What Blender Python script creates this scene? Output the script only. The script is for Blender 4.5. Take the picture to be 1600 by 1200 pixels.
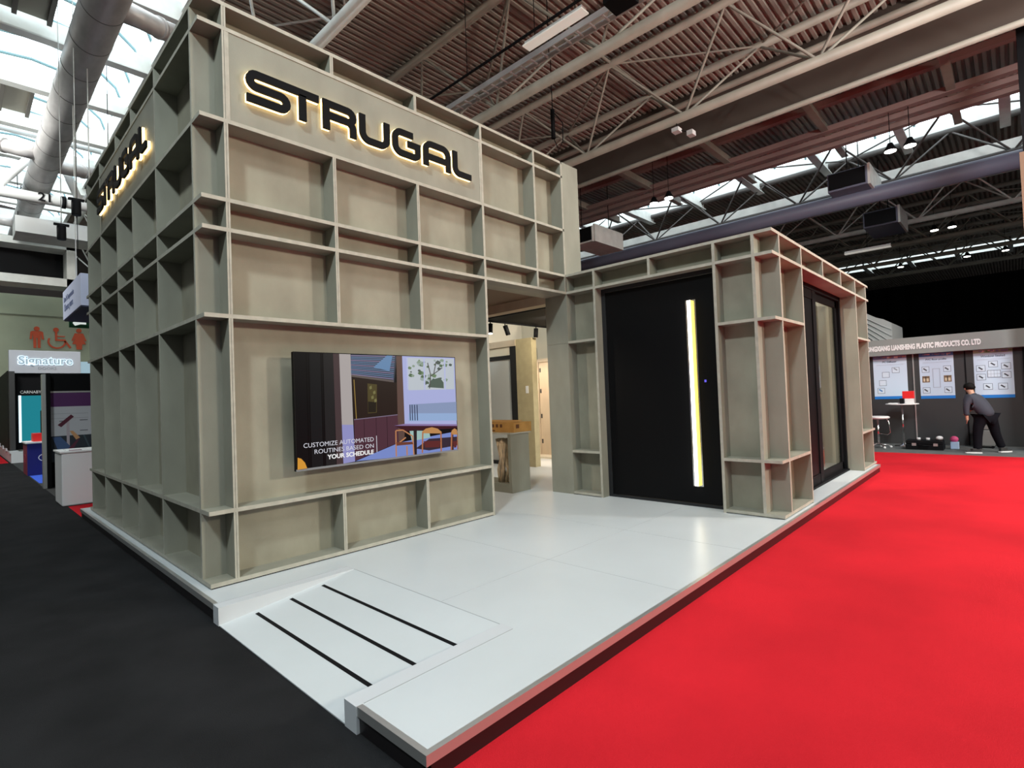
import bpy, bmesh, math, random
from mathutils import Vector, Matrix
random.seed(7)
for o in list(bpy.data.objects): bpy.data.objects.remove(o)
scene = bpy.context.scene
COL = scene.collection

# ------------------------------------------------------------------ camera
F_PX = 829.35
yaw, pitch, roll = 0.8117832, 0.02351815, -0.03812265
cam_d = bpy.data.cameras.new('camera'); cam = bpy.data.objects.new('camera', cam_d); COL.objects.link(cam)
cam_d.sensor_fit = 'HORIZONTAL'; cam_d.sensor_width = 36.0; cam_d.lens = F_PX/1600*36.0
cam_d.clip_start = 0.05; cam_d.clip_end = 200
cy, sy, cp, sp = math.cos(yaw), math.sin(yaw), math.cos(pitch), math.sin(pitch)
fw = Vector((sy*cp, cy*cp, sp)); rt = Vector((cy, -sy, 0)); up = rt.cross(fw)
cr, sr = math.cos(roll), math.sin(roll)
rt2 = rt*cr + up*sr; up2 = up*cr - rt*sr
m = Matrix((rt2, up2, -fw)).transposed().to_4x4(); m.translation = Vector((-1.39459555, -4.69693642, 1.44527845))
cam.matrix_world = m
scene.camera = cam

# ------------------------------------------------------------------ light and exposure
world = bpy.data.worlds.new('hall_air'); scene.world = world; world.use_nodes = True
bgn = world.node_tree.nodes['Background']; bgn.inputs[0].default_value = (0.93, 0.97, 1.0, 1); bgn.inputs[1].default_value = 0.17
scene.view_settings.view_transform = 'Standard'; scene.view_settings.look = 'None'
scene.view_settings.gamma = 1; scene.view_settings.exposure = -0.22
scene.cycles.max_bounces = 8; scene.cycles.diffuse_bounces = 4; scene.cycles.glossy_bounces = 4
scene.cycles.transparent_max_bounces = 12
scene.cycles.sample_clamp_indirect = 6.0

def area(name, loc, target, size, energy, color, size_y=None):
    d = bpy.data.lights.new(name, 'AREA'); d.energy = energy; d.color = color
    d.shape = 'RECTANGLE' if size_y else 'SQUARE'; d.size = size
    if size_y: d.size_y = size_y
    o = bpy.data.objects.new(name, d); COL.objects.link(o); o.location = loc
    o.rotation_euler = (Vector(target)-Vector(loc)).to_track_quat('-Z', 'Y').to_euler()
    return o
# hall area lights, some read from cast shadows, plus added background fills
area('hall_and_fill_light', (10.5, -12.5, 5.2), (2.0, 0, 1.6), 0.9, 950, (1.0, 0.92, 0.78))
area('hall_and_fill_light', (2.8, -12.0, 5.0), (4.5, -2.5, 1.6), 0.8, 330, (1.0, 0.88, 0.66))
area('hall_and_fill_light', (-5.0, -5.0, 9.7), (1.0, 1.0, 1.8), 0.9, 900, (0.84, 0.96, 1.0))
area('hall_and_fill_light', (1.5, -8.5, 9.4), (2.0, -3.5, 0), 2.4, 170, (0.95, 0.99, 1.0))
area('hall_and_fill_light', (12.0, -9.0, 9.2), (10, -5, 0), 2.0, 380, (1.0, 0.95, 0.90))
area('hall_and_fill_light', (8.0, -7.5, 7.0), (15.2, -3.6, 1.0), 1.4, 640, (0.97, 0.98, 1.0))  # added fill that brightens the poster booth
area('hall_and_fill_light', (-3.5, 12.0, 9.0), (0.5, 19.0, 2), 2.0, 850, (0.97, 0.99, 0.95))  # added fill that brightens the far left background

# ------------------------------------------------------------------ materials
def mat(name, col, rough=0.6, metal=0.0, emit=None, estr=1.0, noise=0.0, nscale=8.0, stretch=(1, 1, 1), bump=0.0, bscale=200.0, spec=0.5, col2=None):
    m = bpy.data.materials.new(name); m.use_nodes = True
    nt = m.node_tree; b = nt.nodes['Principled BSDF']
    b.inputs['Base Color'].default_value = (*col, 1); b.inputs['Roughness'].default_value = rough
    b.inputs['Metallic'].default_value = metal; b.inputs['Specular IOR Level'].default_value = spec
    if emit:
        b.inputs['Emission Color'].default_value = (*emit, 1); b.inputs['Emission Strength'].default_value = estr
    if noise or bump:
        tc = nt.nodes.new('ShaderNodeTexCoord'); mp = nt.nodes.new('ShaderNodeMapping')
        nt.links.new(tc.outputs['Object'], mp.inputs[0]); mp.inputs['Scale'].default_value = stretch
    if noise:
        n = nt.nodes.new('ShaderNodeTexNoise'); n.inputs['Scale'].default_value = nscale; n.inputs['Detail'].default_value = 6
        nt.links.new(mp.outputs[0], n.inputs['Vector'])
        r = nt.nodes.new('ShaderNodeValToRGB')
        c1 = tuple(max(0, c*(1-noise)) for c in col) if col2 is None else col2
        c2 = tuple(min(1, c*(1+noise)) for c in col)
        r.color_ramp.elements[0].position = 0.33; r.color_ramp.elements[1].position = 0.67
        r.color_ramp.elements[0].color = (*c1, 1); r.color_ramp.elements[1].color = (*c2, 1)
        nt.links.new(n.outputs['Fac'], r.inputs[0]); nt.links.new(r.outputs[0], b.inputs['Base Color'])
    if bump:
        n2 = nt.nodes.new('ShaderNodeTexNoise'); n2.inputs['Scale'].default_value = bscale; n2.inputs['Detail'].default_value = 3
        nt.links.new(tc.outputs['Object'], n2.inputs['Vector'])
        bp = nt.nodes.new('ShaderNodeBump'); bp.inputs['Strength'].default_value = bump; bp.inputs['Distance'].default_value = 0.01
        nt.links.new(n2.outputs['Fac'], bp.inputs['Height']); nt.links.new(bp.outputs[0], b.inputs['Normal'])
    return m

M = {}
M['board'] = mat('grey_stained_plywood', (0.270, 0.265, 0.212), 0.62, noise=0.10, nscale=3.0, stretch=(1, 1, 0.5), bump=0.05, bscale=90)
M['back'] = mat('stained_back_panel', (0.298, 0.282, 0.212), 0.62, noise=0.15, nscale=2.4, stretch=(1, 1, 0.7), bump=0.05, bscale=60)
M['ply'] = mat('plywood_edge', (0.42, 0.40, 0.33), 0.6, noise=0.10, nscale=14)
M['deck'] = mat('pale_laminate_deck', (0.60, 0.635, 0.65), 0.30, noise=0.03, nscale=1.2, spec=0.35)
M['ramp'] = mat('pale_laminate_ramp', (0.62, 0.655, 0.665), 0.45, noise=0.02, nscale=2)
M['alu'] = mat('brushed_aluminium', (0.62, 0.62, 0.60), 0.34, 0.75)
M['alu_w'] = mat('silver_painted_board', (0.60, 0.62, 0.64), 0.5)
M['black'] = mat('matt_black', (0.004, 0.004, 0.0045), 0.5, spec=0.12)
M['black2'] = mat('black_paint', (0.008, 0.008, 0.009), 0.6, spec=0.08)
M['skirt'] = mat('black_skirting', (0.012, 0.010, 0.011), 0.35)
M['anthracite'] = mat('anthracite_aluminium', (0.018, 0.019, 0.021), 0.4, spec=0.3)
M['seam'] = mat('seam_grey', (0.36, 0.38, 0.39), 0.7)
M['carpet_k'] = mat('black_carpet', (0.019, 0.019, 0.020), 0.97, noise=0.2, nscale=2.2, bump=0.6, bscale=260, spec=0.1)
M['carpet_r'] = mat('red_carpet', (0.60, 0.016, 0.026), 0.97, noise=0.14, nscale=0.8, bump=0.5, bscale=260, spec=0.08)
M['carpet_g'] = mat('grey_carpet', (0.10, 0.11, 0.11), 0.97, noise=0.2, nscale=6)
M['carpet_b'] = mat('blue_carpet', (0.04, 0.12, 0.70), 0.9)
M['white'] = mat('white_paint', (0.78, 0.78, 0.77), 0.5)
M['steel_w'] = mat('white_steel', (0.72, 0.72, 0.68), 0.5, noise=0.08, nscale=3)
M['steel_b'] = mat('beige_painted_steel', (0.31, 0.285, 0.235), 0.55, noise=0.12, nscale=2)
M['roofdeck'] = mat('corrugated_roof_deck', (0.33, 0.28, 0.24), 0.6, noise=0.12, nscale=0.8)
M['browndk'] = mat('brown_cladding', (0.075, 0.052, 0.040), 0.8)
M['voidk'] = mat('dark_roof_void', (0.03, 0.022, 0.02), 0.9)
M['galv'] = mat('galvanised_duct', (0.56, 0.53, 0.52), 0.45, 0.35, noise=0.12, nscale=5, stretch=(1, 0.4, 1))
M['blueduct'] = mat('blue_grey_duct', (0.16, 0.17, 0.24), 0.5)
M['wallg'] = mat('pale_green_blockwork', (0.42, 0.46, 0.33), 0.85, noise=0.06, nscale=1)
M['orange'] = mat('orange_red_paint', (0.72, 0.10, 0.03), 0.6)
M['curtain'] = mat('black_curtain', (0.002, 0.002, 0.002), 1.0, spec=0.0)
M['sheet'] = mat('white_cloth', (0.42, 0.43, 0.42), 0.9)
M['pane'] = mat('skylight_glazing', (0.6, 0.75, 0.8), 0.5, emit=(0.86, 0.95, 1.0), estr=3.2)
M['kraft'] = mat('brown_cardboard', (0.42, 0.22, 0.055), 0.8, noise=0.1, nscale=9)
M['kraftink'] = mat('cardboard_print', (0.10, 0.035, 0.01), 0.8)
M['drift'] = mat('driftwood', (0.62, 0.48, 0.32), 0.8, noise=0.45, nscale=18, stretch=(2, 2, 0.35), bump=0.6, bscale=30)
M['cream'] = mat('cream_wall', (0.66, 0.60, 0.47), 0.7)
M['beech'] = mat('pale_beech', (0.55, 0.45, 0.33), 0.55, noise=0.07, nscale=4, stretch=(1, 1, .3))
M['frost'] = mat('frosted_panel', (0.50, 0.51, 0.49), 0.35)
M['ledw'] = mat('handle_led_white', (1, 1, 1), 0.5, emit=(1.0, 0.95, 0.84), estr=7.0)
M['ledy'] = mat('handle_led_warm', (1, .8, .2), 0.5, emit=(1.0, 0.70, 0.10), estr=2.6)
M['ledsign'] = mat('sign_back_led', (1, .8, .5), 0.5, emit=(1.0, 0.72, 0.34), estr=3.6)
M['letter'] = mat('black_letter_face', (0.004, 0.004, 0.005), 0.6, spec=0.12)
M['lampw'] = mat('lamp_lens', (1, 1, 1), 0.4, emit=(1.0, 0.95, 0.85), estr=14.0)
M['tube'] = mat('fluorescent_diffuser', (0.8, 0.78, 0.7), 0.5, emit=(1.0, 0.95, 0.85), estr=0.35)
M['chrome'] = mat('chrome', (0.8, 0.8, 0.8), 0.15, 1.0)
M['skin'] = mat('skin', (0.55, 0.30, 0.20), 0.55)
M['hair'] = mat('black_hair', (0.005, 0.0045, 0.004), 0.7, spec=0.15)
M['jacket'] = mat('dark_navy_jacket', (0.042, 0.048, 0.066), 0.85)
M['trousers'] = mat('black_trousers', (0.006, 0.006, 0.009), 0.9, spec=0.1)
M['redp'] = mat('red_plastic', (0.75, 0.02, 0.02), 0.4)
M['pinkp'] = mat('pink_paper', (0.75, 0.10, 0.28), 0.6)
M['bluep'] = mat('light_blue_paper', (0.45, 0.6, 0.85), 0.6)
M['greyfab'] = mat('grey_fabric', (0.22, 0.22, 0.21), 0.8)
M['panelgrey'] = mat('charcoal_wall_panel', (0.034, 0.034, 0.034), 0.55)
M['fascia'] = mat('grey_fascia', (0.23, 0.25, 0.235), 0.6)
M['colwood'] = mat('brown_post', (0.22, 0.13, 0.08), 0.7)
_ec = {}
def emi(rgb, s=0.9):
    """material of a lit screen or light box, rgb 0-255"""
    k = (rgb, s)
    if k not in _ec:
        lin = tuple(((c/255)/12.92 if c/255 < 0.04045 else ((c/255+0.055)/1.055)**2.4) for c in rgb)
        _ec[k] = mat('screen_colour', (0, 0, 0), 0.3, emit=lin, estr=s, spec=0.08)
    return _ec[k]
_pc = {}
def pnt(rgb, rough=0.6):
    k = (rgb, rough)
    if k not in _pc:
        lin = tuple(((c/255)/12.92 if c/255 < 0.04045 else ((c/255+0.055)/1.055)**2.4) for c in rgb)
        _pc[k] = mat('printed_colour', lin, rough)
    return _pc[k]
def glass_mat():
    m = bpy.data.materials.new('clear_glass'); m.use_nodes = True; nt = m.node_tree
    for n in list(nt.nodes): nt.nodes.remove(n)
    out = nt.nodes.new('ShaderNodeOutputMaterial'); mx = nt.nodes.new('ShaderNodeMixShader')
    lw = nt.nodes.new('ShaderNodeLayerWeight'); lw.inputs[0].default_value = 0.5
    pw = nt.nodes.new('ShaderNodeMath'); pw.operation = 'POWER'; pw.inputs[1].default_value = 5.0
    ma = nt.nodes.new('ShaderNodeMath'); ma.operation = 'MULTIPLY_ADD'; ma.inputs[1].default_value = 0.96; ma.inputs[2].default_value = 0.04
    nt.links.new(lw.outputs['Facing'], pw.inputs[0]); nt.links.new(pw.outputs[0], ma.inputs[0])
    tr = nt.nodes.new('ShaderNodeBsdfTransparent'); tr.inputs[0].default_value = (0.93, 0.95, 0.94, 1)
    gl = nt.nodes.new('ShaderNodeBsdfGlossy'); gl.inputs['Roughness'].default_value = 0.01
    nt.links.new(ma.outputs[0], mx.inputs[0]); nt.links.new(tr.outputs[0], mx.inputs[1]); nt.links.new(gl.outputs[0], mx.inputs[2])
    nt.links.new(mx.outputs[0], out.inputs[0]); return m
M['glass'] = glass_mat()

# ------------------------------------------------------------------ mesh helpers
class MB:
    def __init__(s): s.v = []; s.f = []; s.m = []; s.mats = []; s.smooth = []
    def mi(s, m):
        if m not in s.mats: s.mats.append(m)
        return s.mats.index(m)
    def add(s, vs, fs, m, smooth=False):
        b = len(s.v); s.v += [tuple(v) for v in vs]; k = s.mi(m)
        for f in fs: s.f.append(tuple(b+i for i in f)); s.m.append(k); s.smooth.append(smooth)
        return s
    def box(s, x0, x1, y0, y1, z0, z1, m, edge=None, em=None):
        """edge: outward normals ('-y', ...) whose faces take material em"""
        if x0 > x1: x0, x1 = x1, x0
        if y0 > y1: y0, y1 = y1, y0
        if z0 > z1: z0, z1 = z1, z0
        vs = [(x0,y0,z0),(x1,y0,z0),(x1,y1,z0),(x0,y1,z0),(x0,y0,z1),(x1,y0,z1),(x1,y1,z1),(x0,y1,z1)]
        fs = {'-z':(0,3,2,1),'+z':(4,5,6,7),'-y':(0,1,5,4),'+x':(1,2,6,5),'+y':(2,3,7,6),'-x':(3,0,4,7)}
        b = len(s.v); s.v += vs
        for n, f in fs.items():
            s.f.append(tuple(b+i for i in f)); s.smooth.append(False)
            s.m.append(s.mi(em if (edge and n in edge) else m))
        return s
    def hexa(s, p, m):
        return s.add(p, [(0,3,2,1),(4,5,6,7),(0,1,5,4),(1,2,6,5),(2,3,7,6),(3,0,4,7)], m)
    def tube(s, p, q, r, m, n=10, r2=None, caps=True):
        p, q = Vector(p), Vector(q); d = (q-p).normalized(); r2 = r if r2 is None else r2
        a = d.orthogonal().normalized(); c = d.cross(a)
        vs = []
        for k in range(n):
            t = 2*math.pi*k/n; e = a*math.cos(t)+c*math.sin(t); vs.append(p+e*r)
        for k in range(n):
            t = 2*math.pi*k/n; e = a*math.cos(t)+c*math.sin(t); vs.append(q+e*r2)
        s.add(vs, [(k, (k+1) % n, n+(k+1) % n, n+k) for k in range(n)], m, True)
        if caps: s.add(vs, [tuple(reversed(range(n))), tuple(range(n, 2*n))], m)
        return s
    def path(s, pts, rads, m, n=8):
        pts = [Vector(p) for p in pts]
        if not isinstance(rads, (list, tuple)): rads = [rads]*len(pts)
        vs = []; a = None
        for i, p in enumerate(pts):
            d = (pts[min(i+1, len(pts)-1)]-pts[max(i-1, 0)]).normalized()
            a = (d.orthogonal() if a is None else (a-d*a.dot(d))).normalized(); c = d.cross(a)
            for k in range(n):
                t = 2*math.pi*k/n; vs.append(p+(a*math.cos(t)+c*math.sin(t))*rads[i])
        fs = []
        for i in range(len(pts)-1):
            for k in range(n): fs.append((i*n+k, i*n+(k+1) % n, (i+1)*n+(k+1) % n, (i+1)*n+k))
        s.add(vs, fs, m, True)
        s.add(vs, [tuple(reversed(range(n))), tuple((len(pts)-1)*n+k for k in range(n))], m)
        return s
    def prism(s, poly, f3, d, m):
        """2-D polygon lifted by f3(u, v) and extruded by vector d"""
        a = [Vector(f3(u, v)) for u, v in poly]; b = [p+Vector(d) for p in a]; n = len(a)
        s.add(a+b, [tuple(range(n)), tuple(reversed(range(n, 2*n)))]+[(i, n+i, n+(i+1) % n, (i+1) % n) for i in range(n)], m)
        return s
    def ball(s, c, r, m, seg=12, rings=8):
        if not isinstance(r, (tuple, list)): r = (r, r, r)
        vs = []; fs = []
        for i in range(rings+1):
            th = math.pi*i/rings
            for k in range(seg):
                ph = 2*math.pi*k/seg
                vs.append((c[0]+r[0]*math.sin(th)*math.cos(ph), c[1]+r[1]*math.sin(th)*math.sin(ph), c[2]+r[2]*math.cos(th)))
        for i in range(rings):
            for k in range(seg): fs.append((i*seg+k, (i+1)*seg+k, (i+1)*seg+(k+1) % seg, i*seg+(k+1) % seg))
        return s.add(vs, fs, m, True)
    def lathe(s, c, prof, m, n=16):
        vs = []; fs = []
        for (r, z) in prof:
            for k in range(n):
                t = 2*math.pi*k/n; vs.append((c[0]+r*math.cos(t), c[1]+r*math.sin(t), c[2]+z))
        for i in range(len(prof)-1):
            for k in range(n): fs.append((i*n+k, i*n+(k+1) % n, (i+1)*n+(k+1) % n, (i+1)*n+k))
        s.add(vs, fs, m, True)
        s.add(vs, [tuple(reversed(range(n))), tuple((len(prof)-1)*n+k for k in range(n))], m)
        return s
    def build(s, name, parent=None, bevel=0.0, loc=None):
        me = bpy.data.meshes.new(name)
        off = Vector((0, 0, 0)); q = parent
        if parent is not None: off = Vector(parent['_w'])
        if loc is not None: off = Vector(loc)
        me.from_pydata([tuple(Vector(v)-off) for v in s.v], [], s.f); me.update()
        for mm in s.mats: me.materials.append(mm)
        for p, k, sm in zip(me.polygons, s.m, s.smooth): p.material_index = k; p.use_smooth = sm
        bm = bmesh.new(); bm.from_mesh(me); bmesh.ops.remove_doubles(bm, verts=bm.verts, dist=1e-6)
        bmesh.ops.recalc_face_normals(bm, faces=bm.faces); bm.to_mesh(me); bm.free()
        o = bpy.data.objects.new(name, me); COL.objects.link(o)
        if parent is not None: o.parent = parent; o['_w'] = tuple(off)
        else:
            o.location = off; o['_w'] = tuple(off)
        if bevel:
            b = o.modifiers.new('bevel', 'BEVEL'); b.width = bevel; b.segments = 2; b.limit_method = 'ANGLE'
        return o

def thing(name, loc, label, cat, group=None):
    o = bpy.data.objects.new(name, None); COL.objects.link(o); o.location = loc; o['_w'] = tuple(loc)
    o.empty_display_size = 0.2
    o['label'] = label; o['category'] = cat
    if group: o['group'] = group
    return o
def tag(o, label, cat, group=None, kind=None):
    o['label'] = label; o['category'] = cat
    if group: o['group'] = group
    if kind: o['kind'] = kind
    return o
def struct(o): o['kind'] = 'structure'; return o
def plab(o, label): o['label'] = label; return o
def copy_tree(o, loc=None, label=None, group=None, parent=None):
    c = o.copy(); COL.objects.link(c)
    if parent is not None: c.parent = parent
    if loc is not None: c.location = loc
    if label: c['label'] = label
    if group: c['group'] = group
    for ch in [x for x in bpy.data.objects if x.parent == o]: copy_tree(ch, parent=c)
    return c

def text_poly(txt, mb, f3, m, width=None, height=None, align='LEFT', depth=0.004, nrm=(0, -1, 0), bold=0.0, shear=0.0):
    """filled text from the built-in font, lifted by f3(u, v), extruded along nrm"""
    cu = bpy.data.curves.new('t', 'FONT'); cu.body = txt; cu.size = 1.0; cu.offset = bold; cu.shear = shear; cu.resolution_u = 3
    ob = bpy.data.objects.new('t', cu); COL.objects.link(ob)
    dg = bpy.context.evaluated_depsgraph_get(); me = bpy.data.meshes.new_from_object(ob.evaluated_get(dg))
    vs = [(v.co.x, v.co.y) for v in me.vertices]; fs = [tuple(p.vertices) for p in me.polygons]
    bpy.data.objects.remove(ob); bpy.data.curves.remove(cu); bpy.data.meshes.remove(me)
    x0 = min(v[0] for v in vs); x1 = max(v[0] for v in vs)
    sc = (width/(x1-x0)) if width else height/0.70
    sy_ = sc if not (width and height) else height/0.70
    off = {'LEFT': -x0, 'RIGHT': -x1, 'CENTER': -(x0+x1)/2}[align]
    nv = Vector(nrm)*depth; n = len(vs)
    P = [Vector(f3((x+off)*sc, y*sy_)) for x, y in vs]
    ed = {}
    for f in fs:
        for i in range(len(f)):
            e = (f[i], f[(i+1) % len(f)]); ed[e] = ed.get(e, 0)+1
    sides = [(a, b, b+n, a+n) for (a, b) in ed if (b, a) not in ed]
    mb.add([p+nv for p in P]+P, fs+sides, m)
    return mb

# ================================================================== THE HALL
ZF = -0.13
ZD = 10.0
struct(MB().box(-16, 62, -16, 30, ZF-0.25, ZF-0.006, pnt((48, 48, 48), .8)).build('floor'))
tag(MB().box(-12, -0.07, -14, 27.9, ZF-0.006, ZF, M['carpet_k']).build('aisle_carpet'), 'black carpet covering the wide aisle left of the stand', 'carpet')
tag(MB().box(-0.07, 13.05, -14, -2.8, ZF-0.006, ZF, M['carpet_r']).build('red_carpet'), 'bright red carpet in front of the pale platform, right foreground', 'carpet')
tag(MB().box(-0.07, 6.0, 5.3, 7.02, ZF-0.006, ZF, M['carpet_r']).build('red_carpet'), 'small strip of red carpet behind the tower by the white counter', 'carpet')
tag(MB().box(9.0, 13.05, -2.8, 14, ZF-0.006, ZF, M['carpet_r']).build('red_carpet'), 'red carpet passing behind the far end of the platform', 'carpet')
tag(MB().box(13.05, 17, -9, 6, ZF-0.006, ZF, M['carpet_g']).build('booth_carpet'), 'dark grey carpet on the floor of the poster booth', 'carpet')

wb = MB().box(-16, 62, 28, 28.3, ZF, 6.95, M['wallg']); wb.box(-16, 62, 27.97, 28, 5.98, 6.04, pnt((110, 115, 95)))
struct(wb.build('wall_back'))
struct(MB().box(-16, 62, 29.5, 29.8, 6.5, 12, M['voidk']).build('wall_upper'))
struct(MB().box(61, 61.3, -16, 30, ZF, 12, M['voidk']).build('wall_right'))

# corrugated deck built as trapezoid ribs running along X
def deck(x0, x1, name='ceiling', y0=-15, y1=29.5, pitch=0.175, z=ZD, m='roofdeck'):
    mb = MB(); vs = []; y = y0
    prof = []
    while y < y1:
        prof += [(y, z), (y+pitch*0.42, z), (y+pitch*0.55, z+0.085), (y+pitch*0.87, z+0.085)]; y += pitch
    for yy, zz in prof: vs += [(x0, yy, zz), (x1, yy, zz)]
    mb.add(vs, [(2*i, 2*i+1, 2*i+3, 2*i+2) for i in range(len(prof)-1)], M[m])
    mb.box(x0, x1, y0, y1, z+0.30, z+0.34, M['voidk'])
    return struct(mb.build(name))
SKX = [(-1.7, 2.1), (19.4, 22.0), (42.5, 45.5)]
deck(-16, -1.7); deck(2.1, 13.4); deck(13.4, 19.4); deck(22.0, 42.5); deck(45.5, 61)
# downstand cladding step
fa = MB().box(13.4, 13.5, -15, 29.5, 8.56, ZD+.3, M['browndk'])
for k in range(9): fa.box(13.385, 13.4, -15, 29.5, 8.56+0.02, 8.60, M['steel_b']) if k == 0 else None
struct(fa.build('trim_1'))
ft = MB().tube((13.3, -15, 9.72), (13.3, 29.5, 9.72), 0.09, M['steel_b']).tube((13.33, -15, 8.5), (13.33, 29.5, 8.5), 0.07, M['steel_b'])
struct(ft.build('trim_2'))
# lower ribbed valley cladding seen between the step and the far skylight
for i, (xx, zz) in enumerate(((16.1, 9.55), (16.9, 9.1), (17.3, 9.0), (17.7, 8.9))):
    struct(MB().box(xx, xx+0.22, -15, 29.5, zz, zz+0.16, mat('pinkish_valley_gutter', (0.30, 0.20, 0.18), 0.6)).build('trim_%d' % (3+i)))

# skylights: kerb frame, cross bars, arched ribs, glazing
def skylight(x0, x1, label, grp='arched roof skylights'):
    xc, hw = (x0+x1)/2, (x1-x0)/2
    t = thing('skylight', (xc, 6, ZD), label, 'skylight')
    k = MB(); k.box(x0, x0+.12, -15, 29.5, ZD-.22, ZD+.34, M['steel_w']); k.box(x1-.12, x1, -15, 29.5, ZD-.22, ZD+.34, M['steel_w'])
    k.build('kerb_frame', t)
    g = MB(); n = 8; A = []
    for i in range(n+1):
        a = math.pi*i/n; A.append((xc-hw*.97*math.cos(a), ZD+.34+hw*.55*math.sin(a)))
    vs = []
    for x, z in A: vs += [(x, -15, z), (x, 29.5, z)]
    g.add(vs, [(2*i, 2*i+1, 2*i+3, 2*i+2) for i in range(n)], M['pane'])
    g.build('glazing', t)
    y = -14.0; j = 0
    while y < 29:
        r = MB(); r.path([(x, y, z-.05) for x, z in A], 0.045, pnt((120, 150, 155)), 6); r.build('arch_rib', t)
        y += 1.15; j += 1
    y = -12.4
    while y < 29:
        b = MB().box(x0, x1, y+.05, y+.13, ZD-.46, ZD-.02, M['steel_w']).box(x0, x1, y-.04, y+.22, ZD-.50, ZD-.46, M['steel_w'])
        b.build('cross_beam', t); y += 2.5
    return t
skylight(*SKX[0], 'long arched skylight above the left aisle beside the silver duct')
skylight(*SKX[1], 'bright skylight strip beyond the brown roof step on the right')
skylight(*SKX[2], 'farthest skylight strip just above the black curtain')
# opaque infill panels seen left of the duct
for i, (ya, yb, lab) in enumerate(((2.7, 4.9, 'nearest'), (7.75, 9.9, 'middle'), (12.7, 14.9, 'farthest'))):
    t = thing('roof_panel', (-.9, ya, ZD-.3), 'grey coffered roof panel over the left aisle, the %s of three' % lab, 'roof panel')
    MB().box(-1.6, 0.05, ya, yb, ZD-.2, ZD-.12, pnt((150, 145, 130))).build('panel', t)
    f = MB()
    for q in range(4): f.box(-1.6+q*.55, -1.52+q*.55, ya, yb, ZD-.3, ZD-.2, pnt((95, 90, 82)))
    f.build('batten', t)

# roof trusses running along Y: one bottom tube, two top tubes, slender webs
def truss(xb, m, label):
    t = thing('roof_truss', (xb, -14, 8.25), label, 'truss', 'tubular roof trusses')
    Y0, Y1 = -13.8, 29.4
    MB().tube((xb, Y0, 8.25), (xb, Y1, 8.25), 0.11, m, 14).build('bottom_chord', t)
    for dx in (-1.0, 1.1): MB().tube((xb+dx, Y0, 9.80), (xb+dx, Y1, 9.80), 0.10, m, 12).build('top_chord', t)
    y = 0.98-2.96*5
    while y < 28.5:
        for dx in (-1.0, 1.1):
            for s in (-1, 1):
                if Y0 < y+s*1.48 < Y1:
                    MB().tube((xb, y, 8.27), (xb+dx, y+s*1.48, 9.78), 0.032, m, 6, caps=False).build('web_member', t)
        y += 2.96
    l = MB(); y = 0.98-2.96*5-1.48; s = -1
    while y < 27:
        l.tube((xb+(-1.0 if s < 0 else 1.1), y, 9.8), (xb+(1.1 if s < 0 else -1.0), y+2.96, 9.8), 0.028, m, 6, caps=False); y += 2.96; s = -s
    l.build('top_lacing', t)
    return t
trA = truss(3.42, M['steel_w'], 'tubular roof truss directly above the stand tower, nearest the left skylight')  # white steel paints in the skylight brightness on this truss
trB = truss(7.54, M['steel_b'], 'tubular roof truss right of the lettered tower, under the ribbed ceiling')
truss(20.7, mat('silhouette_dark_steel', (0.07, 0.06, 0.055), .6), 'tubular roof truss darkened to a silhouette in front of the bright right skylight strip')  # steel colour darkened to paint in the backlit silhouette
for xb, lab in ((11.2, 'tubular roof truss just before the brown roof step'),
                (26.8, 'roof truss whitened to look skylit, just beyond the blue-grey duct'),
                (31.0, 'far roof truss, second beyond the blue-grey duct'),
                (35.5, 'far roof truss above the black curtain, third beyond the duct'),
                (40.0, 'farthest roof truss before the last skylight strip')):
    copy_tree(trA if xb == 26.8 else trB, loc=(xb, -14, 8.25), label=lab)  # the trA copy carries the same painted-in skylight brightness
# cross ties between trusses
for y in (-3.5, 2.4, 8.4, 14.3):
    c = MB().tube((4.52, y, 9.8), (13.3, y, 9.8), 0.04, M['steel_b'], 6)
    tag(c.build('cross_tie', loc=(0, 0, 0)), {-3.5: 'thin cross tube between the roof trusses, nearest the viewer', 2.4: 'thin cross tube under the ribbed ceiling right above the tower front',
        8.4: 'thin cross tube under the ribbed ceiling behind the tower', 14.3: 'farthest thin cross tube between the trusses over the stand'}[y], 'cross tube')
# white box beam and blue duct below the far skylight
tag(MB().box(22.1, 22.35, -14, 29.4, 8.72, 9.12, M['steel_w']).build('box_beam'), 'white box beam running under the far bright skylight strip', 'beam')
tag(MB().tube((19.3, -14, 7.57), (19.3, 29.4, 7.57), 0.26, M['blueduct'], 20).build('round_duct'), 'blue-grey round duct under the white beam on the right', 'duct')
for y, w in ((-3.8, 'nearest the right edge'), (-.85, 'second from the right edge'), (2.1, 'third from the right edge'), (5.06, 'fourth from the right edge'), (8.0, 'farthest, just right of the tower')):
    c = MB().box(13.5, 19.5, y, y+.03, 9.15, 9.42, M['steel_b']); c.box(13.5, 19.5, y-.08, y+.11, 9.12, 9.15, M['steel_b'])
    tag(c.build('cross_beam', loc=(13.5, y, 9.12)), 'brown steel cross beam behind the roof step, '+w, 'beam')
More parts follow.
